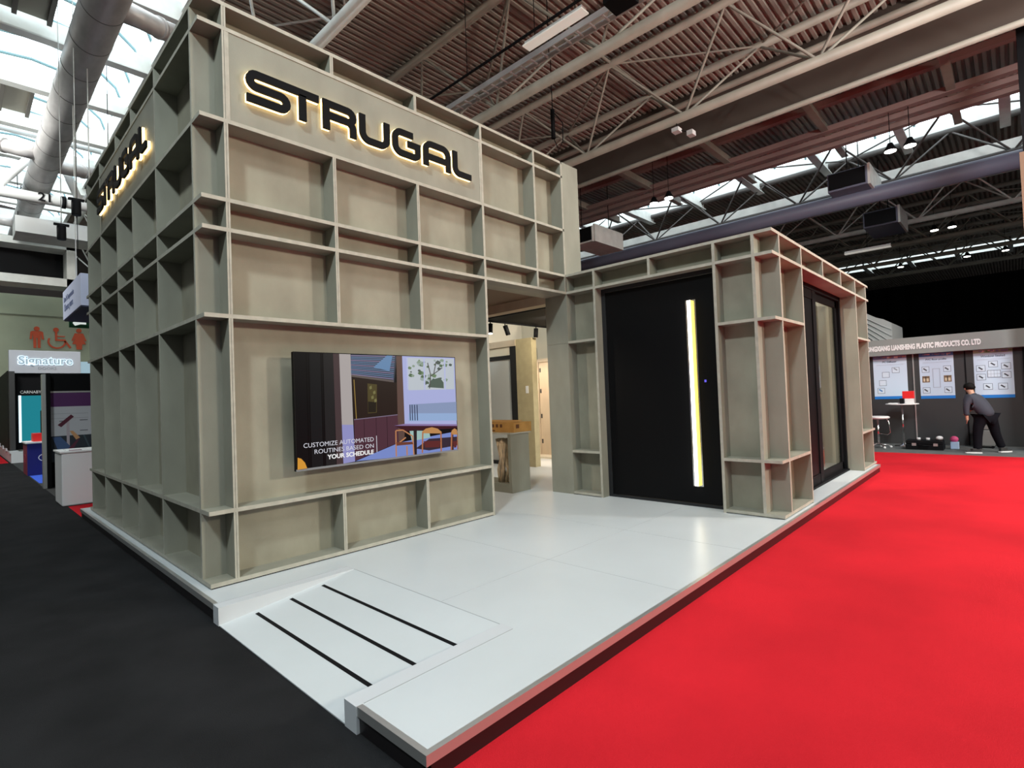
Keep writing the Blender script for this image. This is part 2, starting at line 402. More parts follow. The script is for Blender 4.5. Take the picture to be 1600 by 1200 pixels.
# heater boxes hung by the right skylight
for (x, y, z, lab) in ((19.3, -1.05, 8.0, 'large dark ventilation box hanging before the right skylight'), (24.0, -1.2, 7.75, 'dark ventilation box below the blue-grey duct'), (16.2, 7.2, 7.5, 'pale ventilation box seen just right of the tower top')):
    t = thing('ventilation_box', (x, y, z-.45), lab, 'ventilation box')
    mm = M['blueduct'] if y < 3 else M['steel_w']
    MB().box(x-.9, x+1.2, y-.55, y+.55, z-.30, z+.30, mm).build('casing', t, .02)
    MB().box(x-.95, x-.9, y-.5, y+.5, z-.24, z+.26, M['black2']).build('grille', t)
    MB().box(x-.85, x+1.15, y-.62, y-.55, z-.30, z+.36, M['steel_w']).build('flange', t)
    h = MB()
    for dx in (-.8, 1.1): h.tube((x+dx, y, z+.4), (x+dx, y, ZD), .015, M['black2'], 6)
    h.build('hanger', t)

# white cross girder numbered 21, far down the left aisle
t = thing('cross_girder', (-2, 16.5, 8), 'white tubular cross girder marked 21 passing under the silver duct', 'girder')
gb = MB().tube((-10, 16.5, 8.0), (8, 16.5, 8.0), 0.16, M['white'], 14); gb.build('bottom_chord', t)
for (xa, za, xb_, zb) in ((-.5, 8.05, .75, 9.9), (1.45, 8.05, .75, 9.9), (-.5, 8.05, -1.9, 9.9), (1.5, 8.05, 2.6, 9.9)):
    MB().tube((xa, 16.5, za), (xb_, 16.5, zb), 0.11, M['white'], 10).build('brace', t)
MB().tube((-10, 16.5, 9.9), (8, 16.5, 9.9), 0.1, M['white'], 10).build('top_chord', t)
nb = MB(); text_poly('21', nb, lambda u, v: (.42+u, 16.33, 7.88+v), M['black2'], height=.25, bold=.02); nb.build('number', t)
MB().tube((.98, 16.5, 8), (1.08, 16.5, 8), .19, M['black2'], 14).build('collar', t)

# silver spiral duct along the left aisle, with branches
t = thing('spiral_duct', (.49, 5, 8.6), 'fat silver spiral ventilation duct running along the left aisle ceiling', 'duct')
MB().tube((.49, -14, 8.6), (.49, 27.9, 8.6), .33, M['galv'], 36).build('duct_body', t)
y = -6.0
while y < 22:
    MB().tube((.49, y, 8.6), (.49, y+.02, 8.6), .334, pnt((105, 102, 100)), 36).build('seam_ring', t); y += 1.15
for (y, s) in ((5.0, -1), (6.6, 1), (14.5, -1), (15.2, 1), (22, -1)):
    b = MB().path([(.49+s*.2, y, 8.62), (.49+s*.55, y+.05, 8.63), (.49+s*.9, y+.25, 8.72), (.49+s*1.3, y+.3, 8.75)], [.20, .18, .18, .18], M['galv'], 18)
    b.tube((.49+s*.85, y+.2, 8.7), (.49+s*.9, y+.24, 8.72), .2, M['galv'], 18)
    b.build('branch_duct', t)
h = MB()
for y in range(-4, 26, 3): h.tube((.49, y, 8.9), (.49, y, ZD), .012, M['black2'], 5)
h.build('hanger_rods', t)
# white plenum boxes at the left
for (x0, x1, y0, y1, z0, z1, lab) in ((-1.6, -.62, 4.3, 6.4, 8.35, 9.1, 'white sheet-metal plenum box joined to the duct, top left corner'),
                                      (.1, 2.3, 19.2, 20.6, 7.6, 8.1, 'white plenum box far down the left aisle beside the duct')):
    t = thing('plenum_box', ((x0+x1)/2, y0, z0), lab, 'plenum box')
    MB().box(x0, x1, y0, y1, z0, z1, M['steel_w']).build('casing', t, .015)
    MB().box(x0-.02, x1+.02, y0-.03, y0, z0-.02, z1+.02, M['white']).build('end_flange', t)
    h = MB()
    for xx in (x0+.1, x1-.1): h.tube((xx, (y0+y1)/2, z1-.01), (xx, (y0+y1)/2, ZD), .012, M['black2'], 5)
    h.build('hanger_rods', t)
t = thing('plenum_box', (-.1, 21, 7.0), 'open white frame box under the duct at the far left', 'plenum box')
fb = MB()
for (a, b, c, d) in ((-1, 1.9, 6.2, 6.5), (-1, 1.9, 7.6, 7.85), (-1, -.7, 6.2, 7.85), (1.6, 1.9, 6.2, 7.85)): fb.box(a, b, 21, 22, c, d, M['steel_w'])
fb.build('frame', t); MB().box(-.72, 1.62, 21.9, 21.98, 6.45, 7.65, M['black2']).build('grille', t)
MB().tube((.4, 21.5, 7.84), (.4, 21.5, ZD), .02, M['black2'], 5).build('hanger_rods', t)

# hanging linear lamp with cable tray and black box
t = thing('linear_lamp', (5.86, .8, 7.8), 'white linear batten lamp hanging under the ribbed ceiling above the tower', 'lamp')
MB().box(5.80, 5.94, .22, 1.5, 7.80, 7.87, M['white']).build('housing', t, .01)
MB().box(5.77, 5.97, .2, 1.52, 7.775, 7.80, M['tube']).build('diffuser', t)
h = MB()
for y in (.4, 1.3): h.tube((5.87, y, 7.86), (5.87, y, ZD), .008, M['black2'], 5)
h.build('suspension_wires', t)
t = thing('cable_tray', (5.8, 0, 7.9), 'thin dark cable bar beside the hanging batten lamp', 'cable tray')
MB().tube((5.76, -4, 7.92), (5.76, 16, 7.92), .028, M['black2'], 6).build('bar', t)
h = MB()
for y in (-2, 3, 8, 13): h.tube((5.76, y, 7.9), (5.76, y, ZD), .008, M['black2'], 5)
h.build('hanger_rods', t)
t = thing('junction_box', (6.1, -.25, 7.75), 'black box hanging at the end of the batten lamp, top edge of the photo', 'box')
MB().box(5.9, 6.3, -.55, -.12, 7.72, 8.05, M['black2']).build('casing', t, .01)
MB().tube((6.1, -.33, 8.0), (6.1, -.33, ZD), .02, M['black2'], 6).build('hanger_rod', t)
t = thing('cable_ladder', (7.2, 0, 8.5), 'galvanised cable ladder beside the second roof truss', 'cable ladder')
cl = MB().box(7.0, 7.03, -6, 20, 8.50, 8.62, M['galv']).box(7.27, 7.30, -6, 20, 8.50, 8.62, M['galv']); y = -6
while y < 20: cl.box(7.03, 7.27, y, y+.03, 8.51, 8.54, M['galv']); y += .3
cl.build('ladder_tray', t)
h = MB()
for y in (-4, 2, 8, 14): h.tube((7.15, y, 8.52), (7.15, y, ZD), .01, M['black2'], 5)
h.build('hanger_rods', t)
# far batten lamp and high-bay lamps
t = thing('linear_lamp', (22.4, -1.0, 7.4), 'far white batten lamp low over the annex roof line', 'lamp')
MB().box(24.5, 24.62, -1.3, .3, 6.9, 7.0, M['white']).box(24.46, 24.66, -1.3, .3, 6.87, 6.9, M['tube']).build('housing', t)
MB().tube((24.56, -.5, 6.98), (24.56, -.5, ZD), .01, M['black2'], 5).build('suspension_wires', t)
base = None
for i, (x, y, z, lab) in enumerate(((15.55, 4.2, 8.0, 'round high-bay lamp pair left of the others, just right of the tower'), (15.46, 3.6, 8.0, 'round high-bay lamp beside the leftmost one'),
        (17.0, -2.4, 8.0, 'lit high-bay lamp before the bright skylight, left of its pair'), (17.0, -2.85, 8.0, 'lit high-bay lamp before the bright skylight, right of its pair'),
        (28.2, -2.4, 8.0, 'small high-bay lamp left of the far pair beyond the duct'), (28.2, -3.0, 8.0, 'small high-bay lamp right of the far pair beyond the duct'),
        (36., -.2, 8.0, 'tiny far high-bay lamp above the curtain, left one'), (36., -3.1, 8.0, 'tiny far high-bay lamp above the curtain, middle one'), (36., -4.6, 8.0, 'tiny far high-bay lamp above the curtain, right one'))):
    if base is None:
        base = thing('high_bay_lamp', (x, y, z), lab, 'lamp', 'high-bay lamps')
        MB().lathe((x, y, z), [(.16, 0), (.15, .05), (.10, .12), (.06, .22)], M['black2']).build('reflector', base)
        MB().lathe((x, y, z-.02), [(.14, 0), (.14, .03)], M['lampw']).build('lens', base)
        MB().tube((x, y, z+.2), (x, y, ZD-.02), .01, M['black2'], 5).build('stem', base)
    else: copy_tree(base, loc=(x, y, z), label=lab)
# small pale fittings under the brown step
t = thing('sensor_box', (12.2, -.05, 8.0), 'small pale box fitting hanging from the truss before the brown step', 'fitting')
MB().box(11.1, 11.3, 1.12, 1.3, 7.92, 8.02, M['white']).build('casing', t); MB().box(11.3, 11.5, .85, 1.0, 7.8, 7.92, M['white']).build('box', t)
MB().tube((11.2, 1.2, 8.0), (11.2, 1.2, 8.2), .012, M['black2'], 5).tube((11.25, 1.15, 7.97), (11.4, .95, 7.9), .01, M['black2'], 5).build('bracket', t)
# black chain hoist
t = thing('chain_hoist', (8.4, 3.2, 7.2), 'black chain hoist and cables hanging from the truss right of the tower', 'hoist')
MB().tube((8.6, 3.1, 7.6), (8.6, 3.1, 8.3), .05, M['black2'], 8).build('motor', t)
c = MB().tube((8.6, 3.1, 8.3), (8.6, 3.1, 9.75), .012, M['black2'], 5)
c.path([(8.6, 3.1, 7.62), (8.66, 3.0, 7.3), (8.7, 2.9, 7.5), (8.66, 2.85, 7.9), (8.62, 3.05, 8.2)], .012, M['black2'], 5); c.build('chain', t)

# hanging black stage lights on the left aisle
base = None
for (x, y, z, lab) in ((.24, 8.0, 5.35, 'black hanging spotlight can, the nearer one beside the tower edge'), (.131, 9.0, 5.1, 'black hanging spotlight can, the farther and lower one')):
    if base is None:
        base = thing('hanging_spotlight', (x, y, z), lab, 'spotlight', 'black spotlights hung over the left aisle')
        MB().lathe((x, y, z-.18), [(.07, 0), (.075, .02), (.075, .26), (.05, .30)], M['black2']).build('lamp_housing', base)
        MB().box(x-.12, x+.12, y-.03, y+.03, z+.10, z+.14, M['black2']).build('yoke', base)
        MB().tube((x, y, z+.13), (x, y, ZD+.45), .008, M['steel_w'], 5).build('cable', base)
    else: copy_tree(base, loc=(x, y, z), label=lab)

# ================================================================== THE STAND
D, T = 0.2, 0.034
h = T/2
BO, PL, BK = M['board'], M['ply'], M['back']
# ---- platform
pf = thing('stand_platform', (4.5, 1.2, ZF), 'low pale grey laminate platform with black skirting that carries the stand', 'platform')
dk = MB()
dk.box(.99, 9.85, -2.868, 5.6, -.03, 0, M['deck']); dk.box(-.057, .99, -.35, 5.6, -.03, 0, M['deck']); dk.box(-.057, .99, -2.868, -2.36, -.03, 0, M['deck'])
dk.build('deck', pf)
tr = MB()
tr.box(-.087, -.057, -.35, 5.63, -.045, .0015, M['alu']); tr.box(-.087, -.057, -2.898, -2.36, -.045, .0015, M['alu'])
tr.box(-.057, 9.85, -2.898, -2.868, -.045, .0015, M['alu']); tr.box(9.85, 9.88, -2.898, 5.63, -.045, .0015, M['alu']); tr.box(-.057, 9.85, 5.6, 5.63, -.045, .0015, M['alu'])
plab(tr.build('edge_trim', pf), 'silver aluminium edge trim')
sk = MB()
sk.box(-.075, -.055, -.35, 5.6, ZF, -.045, M['skirt']); sk.box(-.075, -.055, -2.885, -2.36, ZF, -.045, M['skirt'])
sk.box(-.075, 9.86, -2.885, -2.865, ZF, -.045, M['skirt']); sk.box(9.84, 9.86, -2.885, 5.6, ZF, -.045, M['skirt'])
plab(sk.build('skirting', pf), 'black skirting board')
MB().box(-.092, 1.0, -.46, -.35, ZF, .002, M['alu_w']).build('ramp_cheek', pf)
MB().box(-.092, 1.0, -2.36, -2.25, ZF, .002, M['alu_w']).build('ramp_cheek', pf)
rp = MB().hexa([(-.087, -2.25, ZF), (.99, -2.25, ZF), (.99, -.46, ZF), (-.087, -.46, ZF),
                (-.087, -2.25, ZF+.006), (.99, -2.25, .0), (.99, -.46, .0), (-.087, -.46, ZF+.006)], M['ramp'])
rpo = plab(rp.build('ramp', pf), 'sloping access ramp set into the platform')
kk = (.0-(ZF+.006))/(.99+.087)
for xs in (.152, .41, .672):
    z0 = ZF+.006+(xs-.0125+.087)*kk; z1 = ZF+.006+(xs+.0125+.087)*kk
    y0, y1 = -2.12-(xs-.15)*.13, -.52
    q = MB().hexa([(xs-.0125, y0, z0-.002), (xs+.0125, y0, z1-.002), (xs+.0125, y1, z1-.002), (xs-.0125, y1, z0-.002),
                   (xs-.0125, y0, z0+.002), (xs+.0125, y0, z1+.002), (xs+.0125, y1, z1+.002), (xs-.0125, y1, z0+.002)], M['black2'])
    plab(q.build('grip_strip', rpo), 'black anti-slip strip')
se = MB()
se.box(.988, .993, -2.36, -.46, 0, .0012, M['seam']); se.box(-.05, .99, -.352, -.348, 0, .0022, M['seam']); se.box(-.05, .99, -2.363, -2.359, 0, .0022, M['seam'])
for yy in (-1.65,): se.box(1.0, 4.75, yy, yy+.002, 0, .0008, M['seam'])
for xx in (2.2, 3.45): se.box(xx, xx+.002, -2.86, -.02, 0, .0008, M['seam'])
se.build('board_joint', pf)

# ---- tower
X1, X2, X3, X4, X5, X6, X7 = .2, 1.174, 2.165, 3.155, 4.155, 4.773, 5.172
Y1, Y3, Y4, Y5, Y6, Y7, YE = .215, 1.36, 2.357, 3.178, 4.197, 5.163, 5.363
ZR = [.027, .599, 2.2, 2.922, 3.173, 3.844, 4.632, 4.842]
Z7, Z6, Z5, Z4, Z3, Z2, ZT = ZR[1:]
tw = thing('lattice_tower', (2.6, 2.7, .0), 'tall grey-stained plywood tower with grid of shallow shelves, front left of the stand', 'exhibition tower')
MB().box(.01, X4, .012, .4, 0, .011, M['black']).box(.012, .4, .4, YE-.01, 0, .011, M['black']).build('base_shadow_strip', tw)  # black strip painted in as the shade line under the tower
for z in ZR:
    xe = X4 if z < 2.5 else X6-h
    mb = MB()
    mb.box(0, xe, 0, D, z-h, z+h, BO, ('-y', '-x'), PL)
    mb.box(0, D, D, YE, z-h, z+h, BO, ('-x', '+y'), PL)
    if z == Z5 or z == Z4: mb.box(xe, 4.779, 0, D, z-h, z+h, BO, ('-y',), PL)
    mb.build('shelf_board', tw)
def segs(zs): # vertical pieces between rails
    out = []
    for a, b in zip(ZR[:-1], ZR[1:]):
        if zs[0]-.01 <= a and b <= zs[1]+.01: out.append((a+h, b-h))
    return out
def vfront(x, spans):
    for s_ in spans:
        mb = MB()
        for a, b in segs(s_):
            mb.box(x-h, x-.0015, 0.0005, D, a, b, BO, ('-y',), PL); mb.box(x+.0015, x+h, 0.0005, D, a, b, BO, ('-y',), PL)
            mb.box(x-.0015, x+.0015, .004, D, a, b, M['panelgrey'])
        mb.build('divider_board', tw)
full = (0, 5)
vfront(X1, [full]); vfront(X2, [(0, Z7), (Z6, Z3), (Z2, ZT)]); vfront(X3, [(0, Z7), (Z6, Z3), (Z2, ZT)])
MB().box(X4-h, X4+h, -.0006, D, .0, 4.8255, BO, ('-y',), PL).build('divider_board', tw); vfront(X5, [(Z5, ZT)]); vfront(X6, [(Z5, ZT)])
def vleft(y, spans):
    for s_ in spans:
        mb = MB()
        for a, b in segs(s_): mb.box(0.0005, D, y-h, y+h, a, b, BO, ('-x',), PL)
        mb.build('divider_board', tw)
vleft(Y1, [full]); vleft(Y3, [full]); vleft(Y4, [(0, Z3), (Z2, ZT)]); vleft(Y5, [(0, Z3), (Z2, ZT)]); vleft(Y6, [full]); vleft(Y7, [full])
# backs with panel joints
bp = MB().box(X1+.0, X4+h, D, .4, 0.011, ZT+h, BK); bp.build('back_panel', tw)
MB().box(X4+h, 4.779, D, .4, Z5-h, ZT+h, BK).build('back_panel', tw)
MB().box(D, .4, .4, Y7+h, 0.011, ZT+h, BK).build('back_panel', tw)
MB().box(D, X7, 5.16, 5.36, 0.0, ZT+h, BK).build('rear_panel', tw)
MB().box(4.790, X7, 0, .4, 3.19, ZT+h, BO, ('+z', '+x'), PL).build('end_panel', tw)
MB().box(X1+h, X4-h, .006, .03, Z3+h, Z2-h, BO).box(X1+h, X1+h+.02, .002, .02, Z3+h, Z2-h, PL).box(X4-h-.02, X4-h, .002, .02, Z3+h, Z2-h, PL).build('sign_board', tw)
MB().box(.006, .03, Y3+h, Y6-h, Z3+h, Z2-h, BO).build('sign_board', tw)
# tower ceiling over the passage and the beam on its far side
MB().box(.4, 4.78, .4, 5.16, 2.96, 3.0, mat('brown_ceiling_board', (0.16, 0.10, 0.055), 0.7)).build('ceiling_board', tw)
MB().box(4.779, 4.98, .4, 5.16, 2.82, 2.96, mat('warm_beam', (0.38, 0.28, 0.18), 0.6), ('-x',), M['beech']).build('header_beam', tw)

# ---- lit lettering
def arc(cx, cz, r, a0, a1, n=8):
    return [(cx+r*math.cos(math.radians(a0+(a1-a0)*i/n)), cz+r*math.sin(math.radians(a0+(a1-a0)*i/n))) for i in range(n+1)]
W = .068
LET = {
 'letter_s': [[(1.005, 4.311), (.44, 4.311)]+arc(.44, 4.256, .055, 90, 270)+arc(.645, 4.146, .055, 90, -90)+[(.355, 4.091)]],
 'letter_t': [[(.848, 4.29), (.848, 4.055)]],
 'letter_r': [[(1.079, 4.058), (1.079, 4.311)], [(1.045, 4.311), (1.30, 4.311)]+arc(1.308, 4.256, .055, 90, -90)+[(1.10, 4.201)], [(1.25, 4.201)]+arc(1.30, 4.14, .061, 80, 0)+[(1.361, 4.058)]],
 'letter_u': [[(1.466, 4.345)]+arc(1.546, 4.172, .08, 180, 270)+arc(1.672, 4.172, .08, 270, 360)+[(1.752, 4.345)]],
 'letter_g': [[(2.085, 4.318)]+arc(1.934, 4.238, .08, 90, 180)+arc(1.934, 4.172, .08, 180, 270)+arc(2.098, 4.142, .05, 270, 360)+[(2.148, 4.215), (2.015, 4.215)]],
 'letter_a': [[(2.257, 4.058)]+arc(2.337, 4.232, .08, 180, 90)+arc(2.498, 4.232, .08, 90, 0)+[(2.578, 4.058)], [(2.257, 4.165), (2.578, 4.165)]],
 'letter_l': [[(2.682, 4.345)]+arc(2.752, 4.162, .07, 180, 270)+[(2.93, 4.092)]]}
def stroke(mb, pts, w, f3, d, m):
    P = [Vector((a, b)) for a, b in pts]; Q = []
    for p in P:
        if not Q or (p-Q[-1]).length > 1e-5: Q.append(p)
    P = Q; L = []; R_ = []
    for i, p in enumerate(P):
        a = (p-P[i-1]).normalized() if i else None
        b = (P[i+1]-p).normalized() if i < len(P)-1 else None
        a = a or b; b = b or a
        t = (a+b).normalized(); n = Vector((-t.y, t.x)); na = Vector((-a.y, a.x))
        k = 1/max(.55, n.dot(na)); L.append(p+n*w/2*k); R_.append(p-n*w/2*k)
    mb.prism(L+R_[::-1], f3, d, m) if len(P) == 2 else None
    if len(P) > 2:
        n = len(P); base = [Vector(f3(*q)) for q in L]+[Vector(f3(*q)) for q in R_]; vs = base+[p+Vector(d) for p in base]
        fs = []
        for i in range(n-1):
            fs += [(i, i+1, n+i+1, n+i), (2*n+i, 3*n+i, 3*n+i+1, 2*n+i+1), (i, 2*n+i, 2*n+i+1, i+1), (n+i, n+i+1, 3*n+i+1, 3*n+i)]
        fs += [(0, n, 3*n, 2*n), (n-1, 3*n-1, 4*n-1, 2*n-1)]
        mb.add(vs, fs, m)
def lit_sign(f3, nv, label, loc):
    t = thing('illuminated_sign', loc, label, 'sign'); nv = Vector(nv)
    for nm, ss in LET.items():
        mb = MB(); gl = MB()
        for k_, s_ in enumerate(ss):
            stroke(mb, s_, W, lambda u, v: Vector(f3(u, v))+nv*.040, nv*(.022-.0006*k_), M['letter'])
            stroke(gl, s_, W+.006, lambda u, v: Vector(f3(u, v))+nv*.014, nv*.022, M['ledsign'])
        o = mb.build(nm, t); plab(gl.build('back_glow', o), 'warm glowing edge of the letter')
    return t
lit_sign(lambda u, v: (u, .006, v), (0, -1, 0), 'black letters STRUGAL with warm back glow on the TV side of the tower', (1.64, 0, 4.05))
lit_sign(lambda u, v: (.006, 4.41-u, v+.01), (-1, 0, 0), 'black letters STRUGAL with warm back glow on the aisle side of the tower', (0, 2.8, 4.05))

# ---- annex with door and window
xD = 4.779
Wd = [0, -.484, -1.334, -2.179, -2.624, -2.829]
Q = [0, 5.033, 5.877, 6.90, 7.947, 8.934, 9.78]; QE = 9.98; YF = -2.829
ZA = [.027, .62, 2.2, 2.922, 3.173]
an = thing('lattice_annex', (7.3, 1.2, 0), 'lower grey-stained plywood shelf-grid block holding the black door and the window', 'exhibition block')
for z in ZA:
    if z > 2.5:
        mb = MB(); mb.box(xD, xD+D, YF, -.0005, z-h, z+h, BO, ('-x', '-y'), PL); mb.box(xD+D, QE, YF, YF+D, z-h, z+h, BO, ('-y', '+x'), PL)
        mb.build('shelf_board', an)
    else:
        MB().box(xD, xD+D, Wd[1], -.0005, z-h, z+h, BO, ('-x',), PL).build('shelf_board', an)
        MB().box(xD, xD+D, YF, Wd[3], z-h, z+h, BO, ('-x', '-y'), PL).box(xD+D, Q[2], YF, YF+D, z-h, z+h, BO, ('-y',), PL).build('shelf_board', an)
        MB().box(Q[5], QE, YF, YF+D, z-h, z+h, BO, ('-y', '+x'), PL).build('shelf_board', an)
def seg2(z0, z1):
    return [(a+h, b-h) for a, b in zip(ZA[:-1], ZA[1:]) if a >= z0-.05 and b <= z1+.05]
def vdoor(y, z0=0, z1=4):
    mb = MB()
    if z0 < 0: mb.box(xD-.0006, xD+D, y-h, y+h, .0, 3.1565, BO, ('-x',), PL)
    else:
        for a, b in seg2(z0, z1): mb.box(xD+.0005, xD+D, y-h, y+h, a, b, BO, ('-x',), PL)
    mb.build('divider_board', an)
def vwin(x, z0=0, z1=4):
    mb = MB()
    if z0 < 0: mb.box(x-h, x+h, YF-.0006, YF+D, .0, 3.1565, BO, ('-y',), PL)
    else:
        for a, b in seg2(z0, z1): mb.box(x-h, x+h, YF+.0005, YF+D, a, b, BO, ('-y',), PL)
    mb.build('divider_board', an)
vdoor(Wd[1], -1); vdoor(Wd[2], 2.9); vdoor(Wd[3], -1); vdoor(Wd[4])
vwin(Q[1]); vwin(Q[2], -1); vwin(Q[3], 2.9); vwin(Q[4], 2.9); vwin(Q[5], -1); vwin(Q[6])
xb = xD+D
MB().box(xb, xb+.2, Wd[1]-h, .4, 0, 3.19, BK).build('back_panel', an)
MB().box(xb, xb+.2, Wd[4], Wd[3]+h, 0, 3.19, BK).build('back_panel', an)
MB().box(xb, xb+.2, Wd[3]+h, Wd[1]-h, 2.905, 3.19, BK).build('back_panel', an)
MB().box(xb+.2, Q[2]+h, YF+D, YF+D+.2, 0, 3.19, BK).build('back_panel', an)
MB().box(xb, xb+.2, YF+D, Wd[4], 0, 3.19, BK).build('back_panel', an)
MB().box(Q[2]+h, Q[5]-h, YF+D, YF+D+.2, 2.905, 3.19, BK).build('back_panel', an)
MB().box(Q[5]-h, Q[6]+h, YF+D, YF+D+.2, 0, 3.19, BK).build('back_panel', an)
MB().box(xD+.0, xb, 0.0005, .40, 0, 2.19, BO, ('-x',), BO).box(xD, xb, 0.0005, .40, 2.193, 3.19, BO).build('jamb_panel', an)
MB().box(Q[6]+h, Q[6]+h+.12, YF+D+.0, 5.3, 0, 3.19, BO).build('side_panel', an)

# ---- black pivot door
t = thing('entrance_door', (xb, -1.33, 0), 'wide black pivot door with a long glowing vertical handle', 'door')
ya, yb = Wd[3]+h, Wd[1]-h
f = MB(); f.box(xb-.055, xb, ya, ya+.06, 0, 2.903, M['anthracite']); f.box(xb-.055, xb, yb-.06, yb, 0, 2.903, M['anthracite'])
f.box(xb-.055, xb, ya+.06, yb-.06, 2.85, 2.903, M['anthracite']); f.box(xb-.055, xb, ya+.06, yb-.06, 0, .035, M['anthracite'])
f.build('door_frame', t, .003)
lf = MB().box(xb-.045, xb-.001, ya+.066, yb-.066, .04, 2.845, M['black']).build('door_leaf', t, .003)
hd = MB().box(xb-.10, xb-.05, -1.828, -1.782, .26, 2.55, M['ledw'], ('-y',), M['ledy'])
hd2 = MB().box(xb-.05, xb-.0455, -1.87, -1.74, .25, 2.56, M['chrome'])
plab(hd.build('door_handle', lf), 'full-height glowing handle bar'); hd2.build('handle_channel', lf)
lk = MB().box(xb-.05, xb-.0455, -1.975, -1.93, 1.52, 1.57, M['black2']); lk.box(xb-.052, xb-.05, -1.965, -1.94, 1.53, 1.56, emi((120, 110, 255), 1.0)); plab(lk.build('keypad', lf), 'small blue-lit access display')

# ---- sliding window
t = thing('sliding_window', (7.4, -2.56, 0), 'tall black framed sliding glass window on the right side of the block', 'window')
wx0, wx1, wy = Q[2]+h, Q[5]-h, -2.56
f = MB(); K = M['black2']
f.box(wx0, wx0+.08, wy-.04, wy+.06, 0, 2.9, K); f.box(wx1-.07, wx1, wy-.04, wy+.06, 0, 2.9, K); f.box(wx0, wx1, wy-.04, wy+.06, 2.83, 2.9, K); f.box(wx0, wx1, wy-.06, wy+.06, 0, .03, K)
f.build('window_frame', t)
s1 = MB(); s1.box(wx0+.08, 7.42, wy-.03, wy-.0, .03, .16, K).box(wx0+.08, 7.42, wy-.03, 0+wy, 2.70, 2.83, K).box(wx0+.08, wx0+.2, wy-.03, wy, .16, 2.7, K).box(7.25, 7.42, wy-.035, wy, .03, 2.83, K)
o = s1.build('sliding_sash', t); plab(MB().box(wx0+.2, 7.25, wy-.02, wy-.012, .16, 2.70, M['black']).build('sash_infill', o), 'black infill of the near sash')
s2 = MB(); s2.box(7.42, wx1-.07, wy+.005, wy+.04, .03, .15, K).box(7.42, wx1-.07, wy+.005, wy+.04, 2.72, 2.83, K).box(7.36, 7.46, wy+.005, wy+.04, .03, 2.83, K).box(wx1-.15, wx1-.07, wy+.005, wy+.04, .03, 2.83, K)
o = s2.build('fixed_sash', t)
MB().box(7.46, wx1-.15, wy+.018, wy+.026, .15, 2.72, M['glass']).build('glass_pane', o)

tag(MB().box(9.45, 9.6, -2.1, -1.95, .0, 2.9, M['beech']).build('timber_post'), 'pale timber post standing inside, seen through the window glass', 'post')
MB().box(Q[6]+h-.06, Q[6]+h, YF+D+.2, 5.1, 0, 3.15, M['cream']).build('inner_lining', an)
# ---- television
SX0, SX1, SZ0, SZ1, SY = .714, 2.614, .845, 1.925, .0
t = thing('television', (1.66, .05, .85), 'large flat television showing a kitchen interior, on the tower wall', 'television')
MB().box(SX0, SX1, SY+.004, SY+.045, SZ0, SZ1, M['black']).build('tv_body', t, .004)
MB().box(1.2, 2.2, SY+.045, .2, 1.15, 1.65, M['black2']).build('wall_bracket', t)
bz = MB(); e = .012
bz.box(SX0, SX1, SY, SY+.004, SZ0, SZ0+e*1.6, pnt((120, 122, 126))); bz.box(SX0, SX1, SY, SY+.004, SZ1-e*.6, SZ1, M['black']); bz.box(SX0, SX0+e*.6, SY, SY+.004, SZ0+e*1.6, SZ1-e*.6, M['black']); bz.box(SX1-e*.6, SX1, SY, SY+.004, SZ0+e*1.6, SZ1-e*.6, M['black'])
bz.build('bezel', t)
# rectify picture coordinates of the shown image to the screen rectangle
def homog(src):
    dst = [(0, 1), (1, 1), (1, 0), (0, 0)]
    A = []; b = []
    for (x, y), (u, v) in zip(src, dst):
        A.append([x, y, 1, 0, 0, 0, -u*x, -u*y]); b.append(u); A.append([0, 0, 0, x, y, 1, -v*x, -v*y]); b.append(v)
    n = 8; Mx = [r[:]+[q] for r, q in zip(A, b)]
    for i in range(n):
        p = max(range(i, n), key=lambda r: abs(Mx[r][i])); Mx[i], Mx[p] = Mx[p], Mx[i]
        for r in range(n):
            if r != i:
                k = Mx[r][i]/Mx[i][i]; Mx[r] = [a-k*c for a, c in zip(Mx[r], Mx[i])]
    s = [Mx[i][n]/Mx[i][i] for i in range(n)]
    return lambda x, y: ((s[0]*x+s[1]*y+s[2])/(s[6]*x+s[7]*y+1), (s[3]*x+s[4]*y+s[5])/(s[6]*x+s[7]*y+1))
HM = homog([(92, 105), (1415, 143), (1438, 905), (122, 1085)])
def S(x, y):
    u, v = HM(x, y); return (max(SX0+.006, min(SX1-.006, SX0+u*(SX1-SX0))), max(SZ0+.018, min(SZ1-.006, SZ0+v*(SZ1-SZ0))))
pic = MB(); lay = [0]
def pg(pts, rgb, s=.9):
    lay[0] += 1; y = SY+.0036-lay[0]*.00006
    vs = []
    for p in pts: u, v = S(*p); vs.append((u, y, v))
    pic.add(vs, [tuple(range(len(vs)))], emi(rgb, s))
def ln(a, b, w, rgb, s=.9):
    a, b = Vector(a), Vector(b); n = (b-a).normalized(); n = Vector((-n.y, n.x))*w/2
    pg([a+n, b+n, b-n, a-n], rgb, s)
pg([(80, 95), (1440, 130), (1460, 920), (100, 1095)], (16, 16, 18))
pg([(230, 110), (320, 112), (345, 1045), (245, 1060)], (26, 27, 29))
pg([(340, 115), (420, 118), (445, 1030), (365, 1045)], (38, 37, 38))
for x in (200, 218, 318, 334): ln((x, 110), (x+28, 1050), 7, (5, 5, 6))
pg([(420, 118), (470, 120), (505, 1018), (450, 1028)], (78, 62, 64))
pg([(470, 120), (562, 124), (585, 700), (492, 700)], (186, 178, 176)); pg([(492, 700), (585, 700), (600, 998), (505, 1016)], (158, 158, 214))
pg([(562, 124), (940, 130), (918, 352), (570, 305)], (60, 66, 80))
